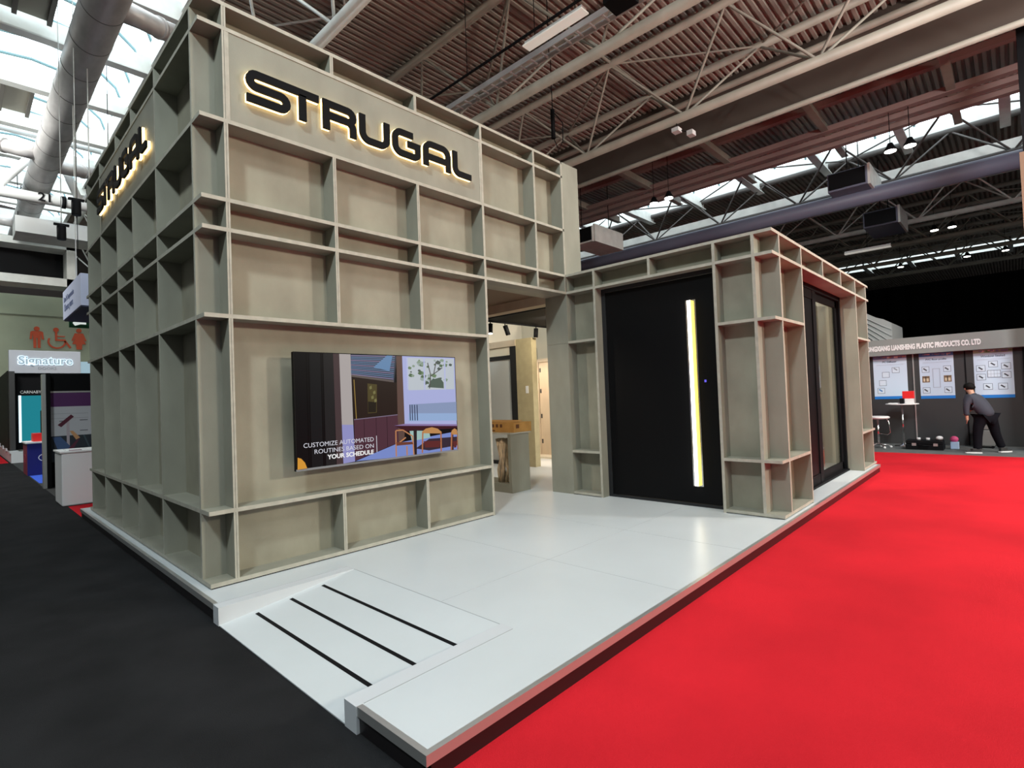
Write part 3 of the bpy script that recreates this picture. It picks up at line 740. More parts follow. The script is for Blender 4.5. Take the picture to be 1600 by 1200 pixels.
for i in range(13):
    a = i/13; ln((565, 135+a*165), (925-i, 140+a*200), 6, (112+int(40*(i % 3 == 0)), 140, 178))
pg([(750, 230), (860, 128), (905, 129), (880, 260)], (120, 160, 205), .75)
pg([(570, 305), (918, 352), (945, 352), (948, 612), (590, 655)], (44, 33, 28)); pg([(570, 290), (915, 335), (915, 352), (570, 308)], (105, 95, 92))
pg([(700, 362), (778, 370), (776, 600), (704, 607)], (86, 76, 44)); pg([(705, 510), (772, 515), (770, 596), (706, 600)], (40, 34, 26))
for (a, b) in ((715, 390), (745, 430), (730, 470), (755, 495)): pg([(a, b), (a+18, b-12), (a+22, b+14), (a+4, b+22)], (130, 125, 80))
ln((590, 332), (612, 690), 6, (170, 140, 72))
pg([(590, 655), (945, 612), (960, 840), (600, 992)], (86, 54, 66))
for x in (672, 770, 858): ln((x, 650-(x-672)*.12), (x+6, 960-(x-672)*.42), 4, (50, 28, 38))
ln((590, 658), (945, 616), 7, (130, 118, 140))
pg([(935, 130), (983, 133), (1005, 705), (1000, 820), (955, 845), (945, 600)], (104, 80, 72))
pg([(983, 133), (1420, 140), (1440, 705), (1003, 705)], (186, 192, 240))
pg([(1022, 150), (1405, 156), (1408, 404), (1035, 416)], (206, 214, 222))
rnd = random.Random(3)
for i in range(46):
    x = rnd.uniform(1040, 1390); y = rnd.uniform(165, 390) if x > 1170 and x < 1320 else rnd.uniform(165, 330); r = rnd.uniform(8, 24)
    pg([(x-r, y), (x-r*.3, y-r*.8), (x+r*.9, y-r*.3), (x+r*.5, y+r*.7), (x-r*.5, y+r*.6)], rnd.choice([(120, 145, 110), (150, 170, 150), (95, 118, 88), (170, 185, 180), (88, 100, 92)]))
pg([(1190, 390), (1220, 330), (1290, 310), (1320, 350), (1322, 398)], (92, 108, 96))
for a, b in (((1205, 400), (1215, 290)), ((1215, 300), (1310, 230)), ((1215, 290), (1190, 190)), ((1240, 280), (1260, 180))): ln(a, b, 7, (86, 84, 80))
for x in (1022, 1160, 1328): ln((x, 150), (x+6, 410), 12, (200, 206, 244))
pg([(1040, 532), (1425, 508), (1430, 600), (1040, 604)], (150, 166, 202)); pg([(1035, 604), (1430, 600), (1432, 660), (1035, 668)], (162, 190, 232))
for x in (1044, 1062, 1082, 1102): ln((x, 534), (x+4, 662), 8, (70, 80, 110))
pg([(600, 996), (960, 842), (1442, 745), (1445, 905), (860, 975)], (132, 152, 220))
pg([(1040, 745), (1200, 745), (1210, 800), (1060, 830)], (170, 205, 200)); pg([(1090, 890), (1200, 810), (1440, 790), (1440, 860), (1200, 905)], (60, 48, 60))
pg([(915, 706), (1000, 690), (1432, 690), (1436, 708), (1000, 726)], (150, 128, 178)); pg([(915, 706), (1436, 704), (1436, 722), (1010, 750)], (66, 28, 38))
pg([(1072, 735), (1100, 735), (1100, 942), (1078, 942)], (48, 38, 42)); pg([(1376, 735), (1396, 735), (1400, 905), (1382, 905)], (70, 40, 40))
def chair_lines(x, w, top):
    pg([(x, top+30), (x+w*.2, top+5), (x+w*.5, top-6), (x+w*.8, top+5), (x+w, top+32), (x+w, top+44), (x, top+44)], (206, 150, 92))
    ln((x+6, top+35), (x+2, 925), 11, (190, 120, 80)); ln((x+w-6, top+35), (x+w-4, 915), 11, (190, 120, 80))
    pg([(x+12, 830), (x+w-8, 825), (x+w-18, 878), (x+25, 882)], (104, 48, 48))
chair_lines(1142, 160, 722); chair_lines(1378, 60, 730)
for a, b in (((928, 745), (932, 955)), ((930, 745), (985, 740)), ((985, 740), (1065, 790)), ((1065, 785), (1075, 940)), ((1018, 870), (1020, 945)), ((960, 840), (1010, 800))): ln(a, b, 10, (205, 140, 96))
pg([(930, 840), (1062, 835), (1070, 855), (935, 868)], (120, 70, 55))
pg([(130, 970), (160, 978), (190, 1010), (208, 1055), (130, 1070)], (232, 164, 62))
plab(pic.build('screen', t), 'bright screen picture of a kitchen and dining table')
cap = MB()
def tvtext(txt, xr, ytop, ybot, xl, m, bold):
    (a, zb), (b, _) = S(xl, ybot), S(xr, ybot); zt_ = S(xr, ytop)[1]; zb = S(xr, ybot)[1]
    text_poly(txt, cap, lambda u, v: (b+u, SY-.0006, zb+v), m, width=(b-a), height=(zt_-zb)*.92, align='RIGHT', depth=.0008, bold=bold)
wt = emi((225, 225, 235), 1.0); w2 = emi((255, 255, 255), 1.0)
tvtext('CUSTOMIZE AUTOMATED', 750, 795, 832, 178, wt, -.004); tvtext('ROUTINES BASED ON', 750, 848, 884, 268, wt, -.004); tvtext('YOUR SCHEDULE', 750, 898, 934, 372, w2, .03)
a = S(770, 788); b = S(776, 934); cap.box(a[0], a[0]+.006, SY-.001, SY-.0004, b[1], a[1], wt)
plab(cap.build('caption', t), 'white caption lettering')

# ================================================================== INSIDE THE STAND
# plinth with a niche, driftwood and cardboard box
t = thing('display_plinth', (4.52, 1.1, 0), 'grey plywood display plinth with an open niche, seen through the passage', 'plinth')
px0, px1, py0, py1, pz = 4.33, 4.74, .81, 1.75, .90
mb = MB(); mb.box(px0, px1, py0, py0+.06, 0, pz-.02, BO); mb.box(px0, px1, py1-.06, py1, 0, pz-.02, BO); mb.box(px1-.05, px1, py0+.06, py1-.06, 0, .13, BO)
mb.box(px0, px1-.05, py0+.06, py1-.06, 0, .13, BO); mb.build('casing', t)
MB().box(px0-.01, px1+.04, py0-.01, py1+.01, pz-.02, pz, PL).build('top_board', t)
dw = MB()
for i in range(11):
    a = i*2.4; r = .02+.05*(i % 3)/2; x, y = px0+.15, 1.12
    pts = [(x+r*math.cos(a), y+r*1.6*math.sin(a), .13), (x+r*1.5*math.cos(a+.4), y+r*2.4*math.sin(a+.4), .33), (x+r*.6*math.cos(a+1), y+r*.9*math.sin(a+1), .55), (x+r*.8*math.cos(a+1.4), y+r*1.3*math.sin(a+1.4), .80)]
    dw.path(pts, [.028, .022+.01*(i % 2), .034, .045], M['drift'], 8)
tag(dw.build('driftwood', loc=(px0+.15, 1.12, .13)), 'gnarled pale driftwood sculpture standing in the plinth niche', 'sculpture')
t = thing('cardboard_box', (4.55, 1.1, pz), 'brown cardboard carton with dark printing lying on the display plinth', 'box')
cb = MB().box(4.40, 4.80, .80, 1.45, pz, pz+.15, M['kraft']); cb.build('box_body', t, .003)
fl = MB().hexa([(4.40, .80, pz+.15), (4.60, .80, pz+.175), (4.60, 1.45, pz+.175), (4.40, 1.45, pz+.15), (4.40, .80, pz+.155), (4.60, .80, pz+.18), (4.60, 1.45, pz+.18), (4.40, 1.45, pz+.155)], M['kraft'])
plab(fl.build('flap', t), 'lifted carton flap')
pr = MB()
for i, y in enumerate((1.36, 1.29, 1.22, 1.13, 1.04)): pr.box(4.3985, 4.40, y, y+.05, pz+.075, pz+.125, M['kraftink'])
pr.box(4.3985, 4.40, 1.2, 1.4, pz+.02, pz+.035, M['kraftink']); pr.box(4.45, 4.52, .7985, .80, pz+.06, pz+.12, M['kraftink'])
pr.build('printing', t)
# partition with post, black framed frosted panel
t = thing('partition_wall', (6.8, 3.2, 0), 'pale wooden partition with a black framed panel, seen deep through the passage', 'partition')
MB().box(6.7, 6.85, 2.40, 2.84, 0, 2.63, mat('olive_plywood', (0.40, 0.34, 0.20), .6, noise=.06)).build('end_post', t)
MB().box(6.68, 6.85, 2.84, 5.1, 2.50, 2.63, M['beech']).build('header_board', t)
fr = MB(); K = M['anthracite']
fr.box(6.71, 6.79, 2.84, 3.02, 0, 2.50, K).box(6.71, 6.79, 3.02, 5.1, 2.24, 2.32, K).box(6.71, 6.79, 3.02, 5.1, 0, .08, K).box(6.71, 6.79, 4.2, 4.28, .08, 2.24, K)
fr.build('black_frame', t)
MB().box(6.74, 6.76, 3.02, 4.2, .08, 2.24, M['frost']).box(6.74, 6.76, 4.28, 5.1, .08, 2.24, M['frost']).build('frosted_panel', t)
MB().box(6.72, 6.74, 3.02, 5.1, 2.32, 2.50, M['cream']).build('upper_panel', t)
MB().box(6.69, 6.7, 2.52, 2.59, 1.50, 1.65, M['white']).build('switch_plate', t)
# back room walls and a wooden door
t = thing('room_partition', (9.5, 3, 0), 'cream back wall of the room inside the stand', 'partition')
MB().box(9.5, 9.6, .4, 5.2, 0, 3.6, M['cream']).build('panel_board', t)
MB().box(5.2, 9.5, 5.2, 5.3, 0, 3.6, M['cream']).build('panel_board', t)
t = thing('interior_door', (8.35, 3.4, 0), 'pale wooden interior door with frame glimpsed at the back of the passage', 'door')
f = MB(); f.box(8.3, 8.4, 3.62, 3.70, 0, 2.32, M['beech']).box(8.3, 8.4, 2.6, 2.68, 0, 2.32, M['beech']).box(8.3, 8.4, 2.68, 3.62, 2.24, 2.32, M['beech']); f.build('door_frame', t)
MB().box(8.33, 8.38, 2.68, 3.62, .02, 2.24, M['beech']).build('door_leaf', t)
mb = MB()
for z in (.3, .9, 1.5, 2.0): mb.box(8.325, 8.33, 3.56, 3.60, z, z+.1, M['panelgrey'])
mb.build('hinge', t)
tag(MB().box(8.28, 8.42, 3.72, 4.2, 0, 2.6, BO).build('wall_pillar'), 'grey narrow pillar left of the pale interior door', 'pillar')
tag(MB().box(7.9, 8.7, 2.4, 4.2, 0, .035, M['cream']).build('door_step'), 'pale low step below the interior wooden door', 'step')
# black ceiling raft with track and spots
t = thing('ceiling_raft', (6.9, 2.4, 2.75), 'black ceiling raft hung inside the stand with spot tracks', 'ceiling raft')
MB().box(5.24, 9.3, .45, 2.4, 2.855, 3.05, M['black2']).build('raft_board', t)
MB().box(5.3, 9.2, 2.28, 2.32, 2.835, 2.855, M['black2']).build('track', t)
base = None
for (x, y, lab, lit) in ((5.46, 2.30, 'black track spotlight inside the stand, the leftmost one glowing', 1), (5.85, 2.30, 'black tilted track spotlight inside the stand, the middle one', 0), (6.75, 2.30, 'black track spotlight inside the stand nearest the grey jamb', 0)):
    t = thing('track_spotlight', (x, y, 2.76), lab, 'spotlight', 'track spotlights inside the stand')
    MB().tube((x, y, 2.79), (x, y, 2.835), .012, M['black2'], 6).build('stem', t)
    dx, dy = (.05, -.03) if x == 5.85 else ((-.02, 0) if lit == 0 else (-.03, -.02))
    MB().tube((x, y, 2.80), (x+dx, y+dy, 2.62), .045, M['black2'], 12).build('can', t)
    MB().tube((x+dx*1.02, y+dy*1.02, 2.621), (x+dx*1.05, y+dy*1.05, 2.612), .04, M['lampw'] if x < 5.5 else M['chrome'], 12).build('lens', t)
def spot(name, loc, tgt, e, col, ang=80):
    d = bpy.data.lights.new(name, 'SPOT'); d.energy = e; d.color = col; d.spot_size = math.radians(ang); d.spot_blend = .6; d.shadow_soft_size = .06
    o = bpy.data.objects.new(name, d); COL.objects.link(o); o.location = loc
    o.rotation_euler = (Vector(tgt)-Vector(loc)).to_track_quat('-Z', 'Y').to_euler()
spot('track_and_fill_beam', (6.5, 3.9, 2.4), (8.8, 5.0, 3.1), 160, (1.0, .93, .82), 130)
spot('track_and_fill_beam', (6.9, 3.9, 2.58), (8.3, 3.2, 0.9), 230, (1.0, .80, .60)); spot('track_and_fill_beam', (6.9, 3.3, 2.58), (5.6, 1.6, 0), 300, (1.0, .84, .66), 110)
spot('track_and_fill_beam', (5.9, 1.2, 2.8), (6.7, 2.9, 1.4), 200, (1.0, .88, .70), 120); spot('track_and_fill_beam', (6.3, -1.0, 2.9), (9.8, -1.9, 1.2), 260, (1.0, .88, .70), 130)  # second spot is an added fill for the interior behind the window
spot('track_and_fill_beam', (2.6, 1.9, 2.8), (4.4, 1.2, .3), 150, (1.0, .84, .66), 100)  # added fill away from the track, brightens the plinth niche

# ================================================================== RIGHT BACKGROUND BOOTH
t = thing('poster_booth', (15.1, -4, ZF), 'charcoal panelled booth wall with a grey lettered fascia, right background', 'exhibition booth')
for i, (a, b) in enumerate(((-2.84, 1.2), (-3.83, -2.86), (-4.83, -3.85), (-9.0, -4.86))):
    MB().box(15.18, 15.25, a, b, ZF, 2.2, M['panelgrey']).build('wall_panel', t)
for y in (-2.85, -3.84, -4.845): MB().box(15.16, 15.2, y-.012, y+.012, ZF, 2.13, M['alu'] if y > -3 else M['black2']).build('wall_post', t)
MB().box(14.95, 15.25, -9.0, 1.2, 2.12, 2.53, M['fascia']).build('fascia', t, .004)
tx = MB(); text_poly('ONGXIANG LIANSHENG PLASTIC PRODUCTS CO. LTD', tx, lambda u, v: (14.95, -1.93-u, 2.245+v), M['white'], width=2.22, height=.12, depth=.012, nrm=(-1, 0, 0), bold=.055)
plab(tx.build('lettering', t), 'white company lettering')
tag(MB().box(15.3, 15.36, -9, 1.2, ZF, 1.2, M['black2']).build('booth_backing'), 'black backing low behind the charcoal booth panels', 'panel')

def poster(y0, y1, z0, z1, kind, label):
    x = 15.178; t = thing('poster', (x, (y0+y1)/2, z0), label, 'poster')
    MB().box(x-.004, x, y1, y0, z0, z1, pnt((205, 222, 240))).build('sheet', t)
    def f3(u, v): return (x-.0045, y0+(y1-y0)*u, z0+(z1-z0)*v)
    g = MB(); n = [0]
    def P(u0, v0, u1, v1, rgb):
        n[0] += 1; d = n[0]*.00008
        (xa, ya_, za), (_, yb_, zb) = f3(u0, v0), f3(u1, v1); g.box(xa-d-.0005, xa-d, ya_, yb_, za, zb, pnt(rgb))
    P(0, 0, 1, .065, (20, 120, 205))
    hd_ = {0: ((120, 145, 200), (220, 185, 160)), 1: ((80, 140, 210), (225, 215, 205)), 2: ((165, 205, 180), (225, 240, 235))}[kind]
    P(0, .93, 1, 1, hd_[0])
    r = random.Random(kind)
    for i in range(14):
        u = r.uniform(0, .9); P(u, .94+r.uniform(0, .03), u+r.uniform(.04, .12), .985, r.choice([hd_[1], (240, 240, 236), (190, 160, 135) if kind != 2 else (110, 170, 115), (140, 170, 205)]))
    P(.1, .80, .95, .803, (140, 150, 165)); P(.1, .785, .9, .788, (160, 170, 185))
    def frame(u, v, w=.19, hh=.13, c=(95, 110, 130), fill=None):
        P(u, v, u+w, v+hh, c); P(u+.012, v+.008, u+w-.012, v+hh-.008, fill or (214, 228, 242))
    def bar(u, v, c=(60, 65, 75)):
        n[0] += 1; d = .0045+n[0]*.00008
        A = [(u+.03, v+.08), (u+.06, v+.1), (u+.16, v+.05), (u+.13, v+.03)]
        g.prism(A, lambda a, b: (x-d, y0+(y1-y0)*a, z0+(z1-z0)*b), (-.0005, 0, 0), pnt(c))
    if kind == 0:
        for (u, v) in ((.56, .60), (.26, .50), (.16, .31), (.10, .13)): frame(u, v, .22)
        bar(.57, .62, (150, 160, 170)); bar(.1, .14, (60, 130, 190))
    elif kind == 1:
        for v in (.58, .36, .12):
            for u in (.07, .70):
                if v == .36: P(u, v, u+.22, v+.14, (120, 95, 70)); P(u+.03, v+.02, u+.19, v+.09, (215, 200, 170)); P(u+.09, v+.02, u+.12, v+.13, (60, 50, 45))
                else: frame(u, v, .22); bar(u, v, (70, 75, 85))
        P(.38, .24, .40, .66, (170, 182, 198)); P(.58, .24, .60, .66, (170, 182, 198)); P(.38, .65, .60, .66, (170, 182, 198)); P(.38, .24, .60, .25, (170, 182, 198))
    else:
        for (u, v) in ((.06, .55), (.38, .63), (.70, .58), (.06, .37), (.70, .40), (.22, .17), (.60, .17)):
            frame(u, v, .24); bar(u+.02, v)
        frame(.34, .42, .34, .15, (60, 65, 85)); P(.35, .49, .67, .495, (120, 130, 150)); P(.43, .43, .435, .56, (120, 130, 150)); P(.51, .43, .515, .56, (70, 75, 95)); P(.59, .43, .595, .56, (120, 130, 150))
    g.build('printed_picture', t)
    tx = MB(); ti = ('PC Diffuser', 'PVC floor profile', 'Window Sealed')[kind]
    text_poly(ti, tx, lambda u, v: (x-.006, (y0+y1)/2-u, z0+(z1-z0)*.845+v), pnt((40, 60, 90)), width=(y0-y1)*(.42, .6, .62)[kind], align='CENTER', depth=.004, nrm=(-1, 0, 0), bold=.01)
    tx.build('title', t)
poster(-2.01, -2.72, 1.01, 2.115, 0, 'leftmost blue and white poster, behind the high table, titled PC Diffuser')
poster(-2.97, -3.63, 1.00, 2.115, 1, 'middle poster with a blue header and small product pictures')
poster(-3.99, -4.67, .99, 2.115, 2, 'right poster with a green header, partly behind the bending man')

# high table, box, stool, tool case and small things
t = thing('high_table', (14.6, -2.65, ZF), 'white round high table on a chrome pole in front of the leftmost poster', 'table')
MB().lathe((14.6, -2.65, .885), [(.33, 0), (.34, .012), (.33, .025)], M['white'], 28).build('table_top', t)
MB().tube((14.6, -2.65, ZF+.04), (14.6, -2.65, .885), .022, M['chrome'], 12).build('pole', t)
MB().lathe((14.6, -2.65, ZF), [(.20, 0), (.19, .015), (.06, .04), (.025, .09)], M['chrome'], 24).build('foot_plate', t)
t = thing('gift_box', (14.55, -2.79, .91), 'glossy red and white box standing on the high table', 'box')
MB().box(14.48, 14.6, -2.91, -2.68, 1.03, 1.21, M['redp']).build('red_carton', t, .008); MB().box(14.48, 14.6, -2.90, -2.72, .91, 1.03, M['white']).build('white_base', t, .008)
tag(MB().box(14.42, 14.47, -2.71, -2.63, .91, 1.04, M['black2']).build('card_holder', bevel=.003), 'small black box beside the red carton on the high table', 'box')
tag(MB().box(14.42, 14.62, -2.60, -2.40, .91, .93, M['white']).build('leaflet_stack', bevel=.003), 'white papers at the left edge of the high table', 'papers')
t = thing('swivel_stool', (13.95, -2.24, ZF), 'white swivel stool with chrome foot bracket beside the end of the annex', 'stool')
MB().lathe((13.95, -2.26, .56), [(.10, 0), (.21, .02), (.23, .05), (.20, .075)], M['white'], 20).build('seat', t)
MB().path([(13.95, -2.05, .6), (13.93, -2.03, .75), (13.95, -2.05, .92), (13.97, -2.1, .98)], [.03, .05, .06, .04], M['white'], 8).build('backrest', t)
MB().tube((13.95, -2.24, ZF+.08), (13.95, -2.24, .57), .025, M['chrome'], 10).build('column', t)
MB().path([(13.9, -2.42, .58), (13.88, -2.47, .5), (13.88, -2.49, .25), (13.88, -2.44, .2), (13.95, -2.25, .22)], .012, M['chrome'], 6).build('foot_bracket', t)
st = MB()
for i in range(5):
    a = i*1.2566; st.tube((13.95, -2.24, ZF+.1), (13.95+.24*math.cos(a), -2.24+.24*math.sin(a), ZF+.06), .018, M['chrome'], 6, r2=.012)
st.build('star_base', t)
for i in range(5):
    a = i*1.2566; MB().ball((13.95+.24*math.cos(a), -2.24+.24*math.sin(a), ZF+.03), .03, M['white'], 8, 6).build('caster', t)

t = thing('tool_case', (14.0, -3.1, ZF), 'black hard-shell tool case lying closed on the grey carpet', 'case')
MB().box(13.85, 14.25, -3.46, -2.77, ZF, ZF+.12, M['black2']).build('case_body', t, .012); MB().box(13.86, 14.24, -3.45, -2.78, ZF+.125, ZF+.21, M['black2']).build('case_lid', t, .012)
hnd = MB().path([(13.84, -3.03, ZF+.13), (13.80, -3.03, ZF+.10), (13.80, -3.20, ZF+.10), (13.84, -3.20, ZF+.13)], .012, M['black'], 6); hnd.build('handle', t)
for y in (-2.93, -3.32): MB().box(13.84, 13.85, y-.04, y+.04, ZF+.09, ZF+.15, M['alu']).build('latch', t)
for i, (y, lab) in enumerate(((-3.0, 'small white roll on the left of the tool case lid'), (-3.17, 'small white roll in the middle of the tool case lid'))):
    tag(MB().tube((14.05, y, ZF+.21), (14.05, y, ZF+.26), .04, M['white'], 12).build('tape_roll'), lab, 'tape roll')
tag(MB().ball((14.05, -3.38, ZF+.26), (.07, .07, .05), M['white'], 10, 6).build('paper_bundle'), 'crumpled white paper on the right end of the tool case', 'paper')
t = thing('shopping_bag', (14.3, -3.62, ZF), 'small pink and light blue bag beside the tool case', 'bag')
MB().box(14.24, 14.38, -3.70, -3.55, ZF, ZF+.16, M['bluep']).build('bag_body', t, .01); MB().ball((14.31, -3.62, ZF+.22), (.07, .08, .07), M['pinkp'], 10, 8).build('pink_wrapping', t)
t = thing('suitcase', (14.75, -4.13, ZF), 'grey upright suitcase behind the bending man', 'suitcase')
MB().box(14.65, 14.88, -4.30, -3.97, ZF+.05, .28, M['greyfab']).build('suitcase_body', t, .02)
MB().box(14.655, 14.875, -4.295, -3.975, .285, .47, M['greyfab']).build('suitcase_lid', t, .02)
for y in (-4.26, -4.0): MB().tube((14.66, y, ZF+.03), (14.72, y, ZF+.03), .03, M['black2'], 10).build('wheel', t)

# white draped tent, curtain, steel column
t = MB(); prof = [(1.5, ZF), (1.5, 3.9), (-1.5, 3.55), (-1.75, 3.38), (-1.95, 3.30), (-2.14, 3.17), (-2.14, ZF)]
t.prism(prof, lambda u, v: (17.5, u, v), (2.0, 0, 0), M['sheet'])
for i in range(5): t.path([(17.5, 1.0, 3.6-i*.12), (17.47, -1.5, 3.40-i*.13), (17.49, -1.9, 3.12-i*.16), (17.5, -2.13, 2.98-i*.2)], .02, M['sheet'], 6)
tag(t.build('draped_tent', loc=(18, -1, ZF)), 'white draped cloth stall rising behind the charcoal booth', 'tent')
cu = MB(); n = 260; vs = []
for i in range(n+1):
    y = -16+42*i/n; x = 30+.12*math.sin(i*1.3); vs += [(x, y, ZF), (x, y, 6.02)]
cu.add(vs, [(2*i, 2*i+2, 2*i+3, 2*i+1) for i in range(n)], M['curtain'], True)
cu.box(30.15, 30.25, -16, 26, 5.9, 6.05, M['curtain'])
tag(cu.build('stage_curtain', loc=(30, 5, ZF)), 'huge black curtain wall behind the booths on the right', 'curtain')
t = thing('steel_column', (14.3, -5.2, ZF), 'dark steel column at the right edge of the photo', 'column')
MB().box(14.2, 14.4, -5.5, -4.92, ZF, 2.35, M['black2']).build('column_foot', t); MB().box(14.2, 14.4, -5.5, -4.96, 2.35, 6.2, M['colwood']).build('wooden_casing', t); MB().box(14.2, 14.4, -5.4, -5.02, 6.2, 9.98, M['black2']).build('column_shaft', t)

# ================================================================== THE BENDING MAN
def skin_obj(name, nodes, edges, mt, parent, root=0, sub=2):
    me = bpy.data.meshes.new(name); off = Vector(parent['_w'])
    me.from_pydata([tuple(Vector(p)-off) for p, r in nodes], edges, []); me.materials.append(mt)
    o = bpy.data.objects.new(name, me); COL.objects.link(o); o.parent = parent; o['_w'] = tuple(off)
    sk_ = o.modifiers.new('skin', 'SKIN'); sk_.use_smooth_shade = True
    for i, (p, r) in enumerate(nodes):
        v = me.skin_vertices[0].data[i]; v.radius = r if isinstance(r, tuple) else (r, r); v.use_root = (i == root)
    s = o.modifiers.new('sub', 'SUBSURF'); s.levels = sub; s.render_levels = sub
    return o
man = thing('person', (13.62, -4.2, ZF), 'person in dark navy jacket and black trousers bending towards the booth wall', 'person')
pel = (13.64, -4.19, .68)
nodes = [(pel, .09), ((13.66, -4.13, .84), .09), ((13.68, -4.06, .98), .09), ((13.70, -4.01, 1.09), .07), ((13.73, -3.98, 1.16), .05), ((13.77, -3.95, 1.24), (.078, .085)), ((13.79, -3.93, 1.31), (.07, .075)),
 ((13.60, -3.95, 1.06), .06), ((13.55, -3.90, .93), .048), ((13.55, -3.89, .80), .042), ((13.56, -3.90, .68), .034), ((13.57, -3.905, .62), .026), ((13.575, -3.905, .575), (.042, .024)),
 ((13.80, -4.07, 1.06), .06), ((13.90, -4.02, .88), .045), ((14.02, -3.94, .76), .034), ((14.07, -3.90, .72), .026), ((14.10, -3.88, .70), (.035, .018)),
 ((13.58, -4.13, .62), .08), ((13.54, -4.06, .28), .065), ((13.50, -4.05, -.03), .045),
 ((13.74, -4.26, .62), .08), ((13.80, -4.33, .28), .065), ((13.86, -4.42, -.01), .045)]
edges = [(0, 1), (1, 2), (2, 3), (3, 4), (4, 5), (5, 6), (2, 7), (7, 8), (8, 9), (9, 10), (10, 11), (11, 12), (2, 13), (13, 14), (14, 15), (15, 16), (16, 17), (0, 18), (18, 19), (19, 20), (0, 21), (21, 22), (22, 23)]
# five fingers on each hand, rooted in the palm
for (bi, base_, dr, sd) in ((12, Vector((13.575, -3.905, .575)), Vector((0.1, .1, -1)), Vector((1, 0, 0))), (17, Vector((14.10, -3.88, .70)), Vector((.6, .4, -.6)), Vector((.4, -.7, 0)))):
    dr.normalize(); sd.normalize()
    for k, (o_, ln_) in enumerate(((-.03, .065), (-.01, .08), (.01, .075), (.03, .058))):
        a = base_+sd*o_+dr*.02; b = a+dr*ln_*.55+Vector((.012, .004, 0)); c = b+dr*ln_*.4+Vector((.018, .006, .006))
        i0 = len(nodes); nodes += [(a, .010), (b, .009), (c, .008)]; edges += [(bi, i0), (i0, i0+1), (i0+1, i0+2)]
    a = base_-sd*.035-dr*.02; b = a-sd*.02+dr*.03; i0 = len(nodes); nodes += [(a, .011), (b, .009)]; edges += [(bi-1, i0), (i0, i0+1)]
skin_obj('body', nodes, edges, M['skin'], man)
face = MB(); face.ball((13.845, -3.90, 1.285), (.014, .014, .012), M['hair'], 8, 6).ball((13.83, -3.95, 1.30), (.012, .012, .010), M['hair'], 8, 6); face.ball((13.86, -3.915, 1.255), (.018, .016, .02), M['skin'], 8, 6)
face.ball((13.85, -3.905, 1.215), (.014, .022, .006), pnt((150, 70, 60)), 8, 6); face.build('face_features', man)
MB().ball((13.71, -3.89, 1.24), (.016, .012, .026), M['skin'], 8, 6).ball((13.79, -4.02, 1.24), (.016, .012, .026), M['skin'], 8, 6).build('ears', man)
hr = MB().ball((13.755, -3.955, 1.285), (.096, .10, .088), M['hair'], 16, 10); hr.ball((13.735, -3.985, 1.265), (.075, .08, .06), M['hair'], 14, 8); hr.build('hair', man)
jn = [((13.64, -4.27, .60), (.20, .15)), ((13.65, -4.17, .80), (.19, .155)), ((13.68, -4.08, .98), (.19, .15)), ((13.70, -4.02, 1.07), (.12, .10)), ((13.725, -3.99, 1.125), (.07, .065)),
      ((13.58, -3.97, 1.05), .085), ((13.545, -3.91, .93), .068), ((13.545, -3.90, .80), .058), ((13.555, -3.90, .655), .048),
      ((13.82, -4.08, 1.05), .085), ((13.90, -4.02, .88), .062), ((14.01, -3.945, .77), .046)]
skin_obj('jacket', jn, [(0, 1), (1, 2), (2, 3), (3, 4), (2, 5), (5, 6), (6, 7), (7, 8), (2, 9), (9, 10), (10, 11)], M['jacket'], man)
tn = [((13.64, -4.20, .68), (.15, .14)), ((13.57, -4.13, .60), .12), ((13.54, -4.08, .45), .10), ((13.53, -4.06, .26), .085), ((13.50, -4.05, .0), .075), ((13.49, -4.05, -.06), .08),
      ((13.73, -4.27, .60), .12), ((13.77, -4.31, .45), .10), ((13.80, -4.34, .26), .085), ((13.85, -4.41, .02), .072), ((13.86, -4.43, -.03), .075)]
skin_obj('trousers', tn, [(0, 1), (1, 2), (2, 3), (3, 4), (4, 5), (0, 6), (6, 7), (7, 8), (8, 9), (9, 10)], M['trousers'], man)
for (x, y, a, z, lab) in ((13.46, -3.99, 1.75, ZF, 'left shoe'), (13.88, -4.47, -.75, ZF, 'right shoe')):
    s_ = MB(); c_, n_ = math.cos(a), math.sin(a)
    def w3(l, w, z_): return (x+c_*l-n_*w, y+n_*l+c_*w, z_)
    sole = [(-.13, -.035), (.05, -.045), (.13, -.03), (.15, 0), (.13, .03), (.05, .045), (-.13, .035)]
    s_.prism(sole, lambda u, v: w3(u, v, z), (0, 0, .03), M['white'])
    s_.prism([(u*.95, v*.92) for u, v in sole], lambda u, v: w3(u, v, z+.03), (0, 0, .025), M['panelgrey'])
    s_.prism([(-.12, -.032), (.02, -.036), (.06, 0), (.02, .036), (-.12, .032)], lambda u, v: w3(u, v, z+.055), (0, 0, .05), M['panelgrey'])
    s_.build('shoe', man, .008)

# ================================================================== LEFT BACKGROUND
# toilet pictograms painted on the far wall (X plane plate, 2 cm thick)
yw = 27.97
def f3w(ox, oz): return lambda u, v: (ox+u, yw, oz+v)
p = MB(); F = f3w(1.30, 4.50)
p.prism([(-.12, .02), (-.02, .02), (-.02, .48), (.02, .48), (.02, .02), (.12, .02), (.13, .50), (.14, .70), (.17, .42), (.25, .42), (.22, .76), (.15, .80), (-.15, .80), (-.22, .76), (-.25, .42), (-.17, .42), (-.14, .70), (-.13, .50)], F, (0, -.02, 0), M['orange'])
c12 = [(.105*math.cos(a*.5236), .105*math.sin(a*.5236)+.91) for a in range(12)]
p.prism(c12, F, (0, -.02, 0), M['orange']); tag(p.build('toilet_symbol', loc=(1.3, yw, 4.5)), 'orange-red standing man pictogram on the pale green wall', 'pictogram')
p = MB(); F = f3w(2.82, 4.50)
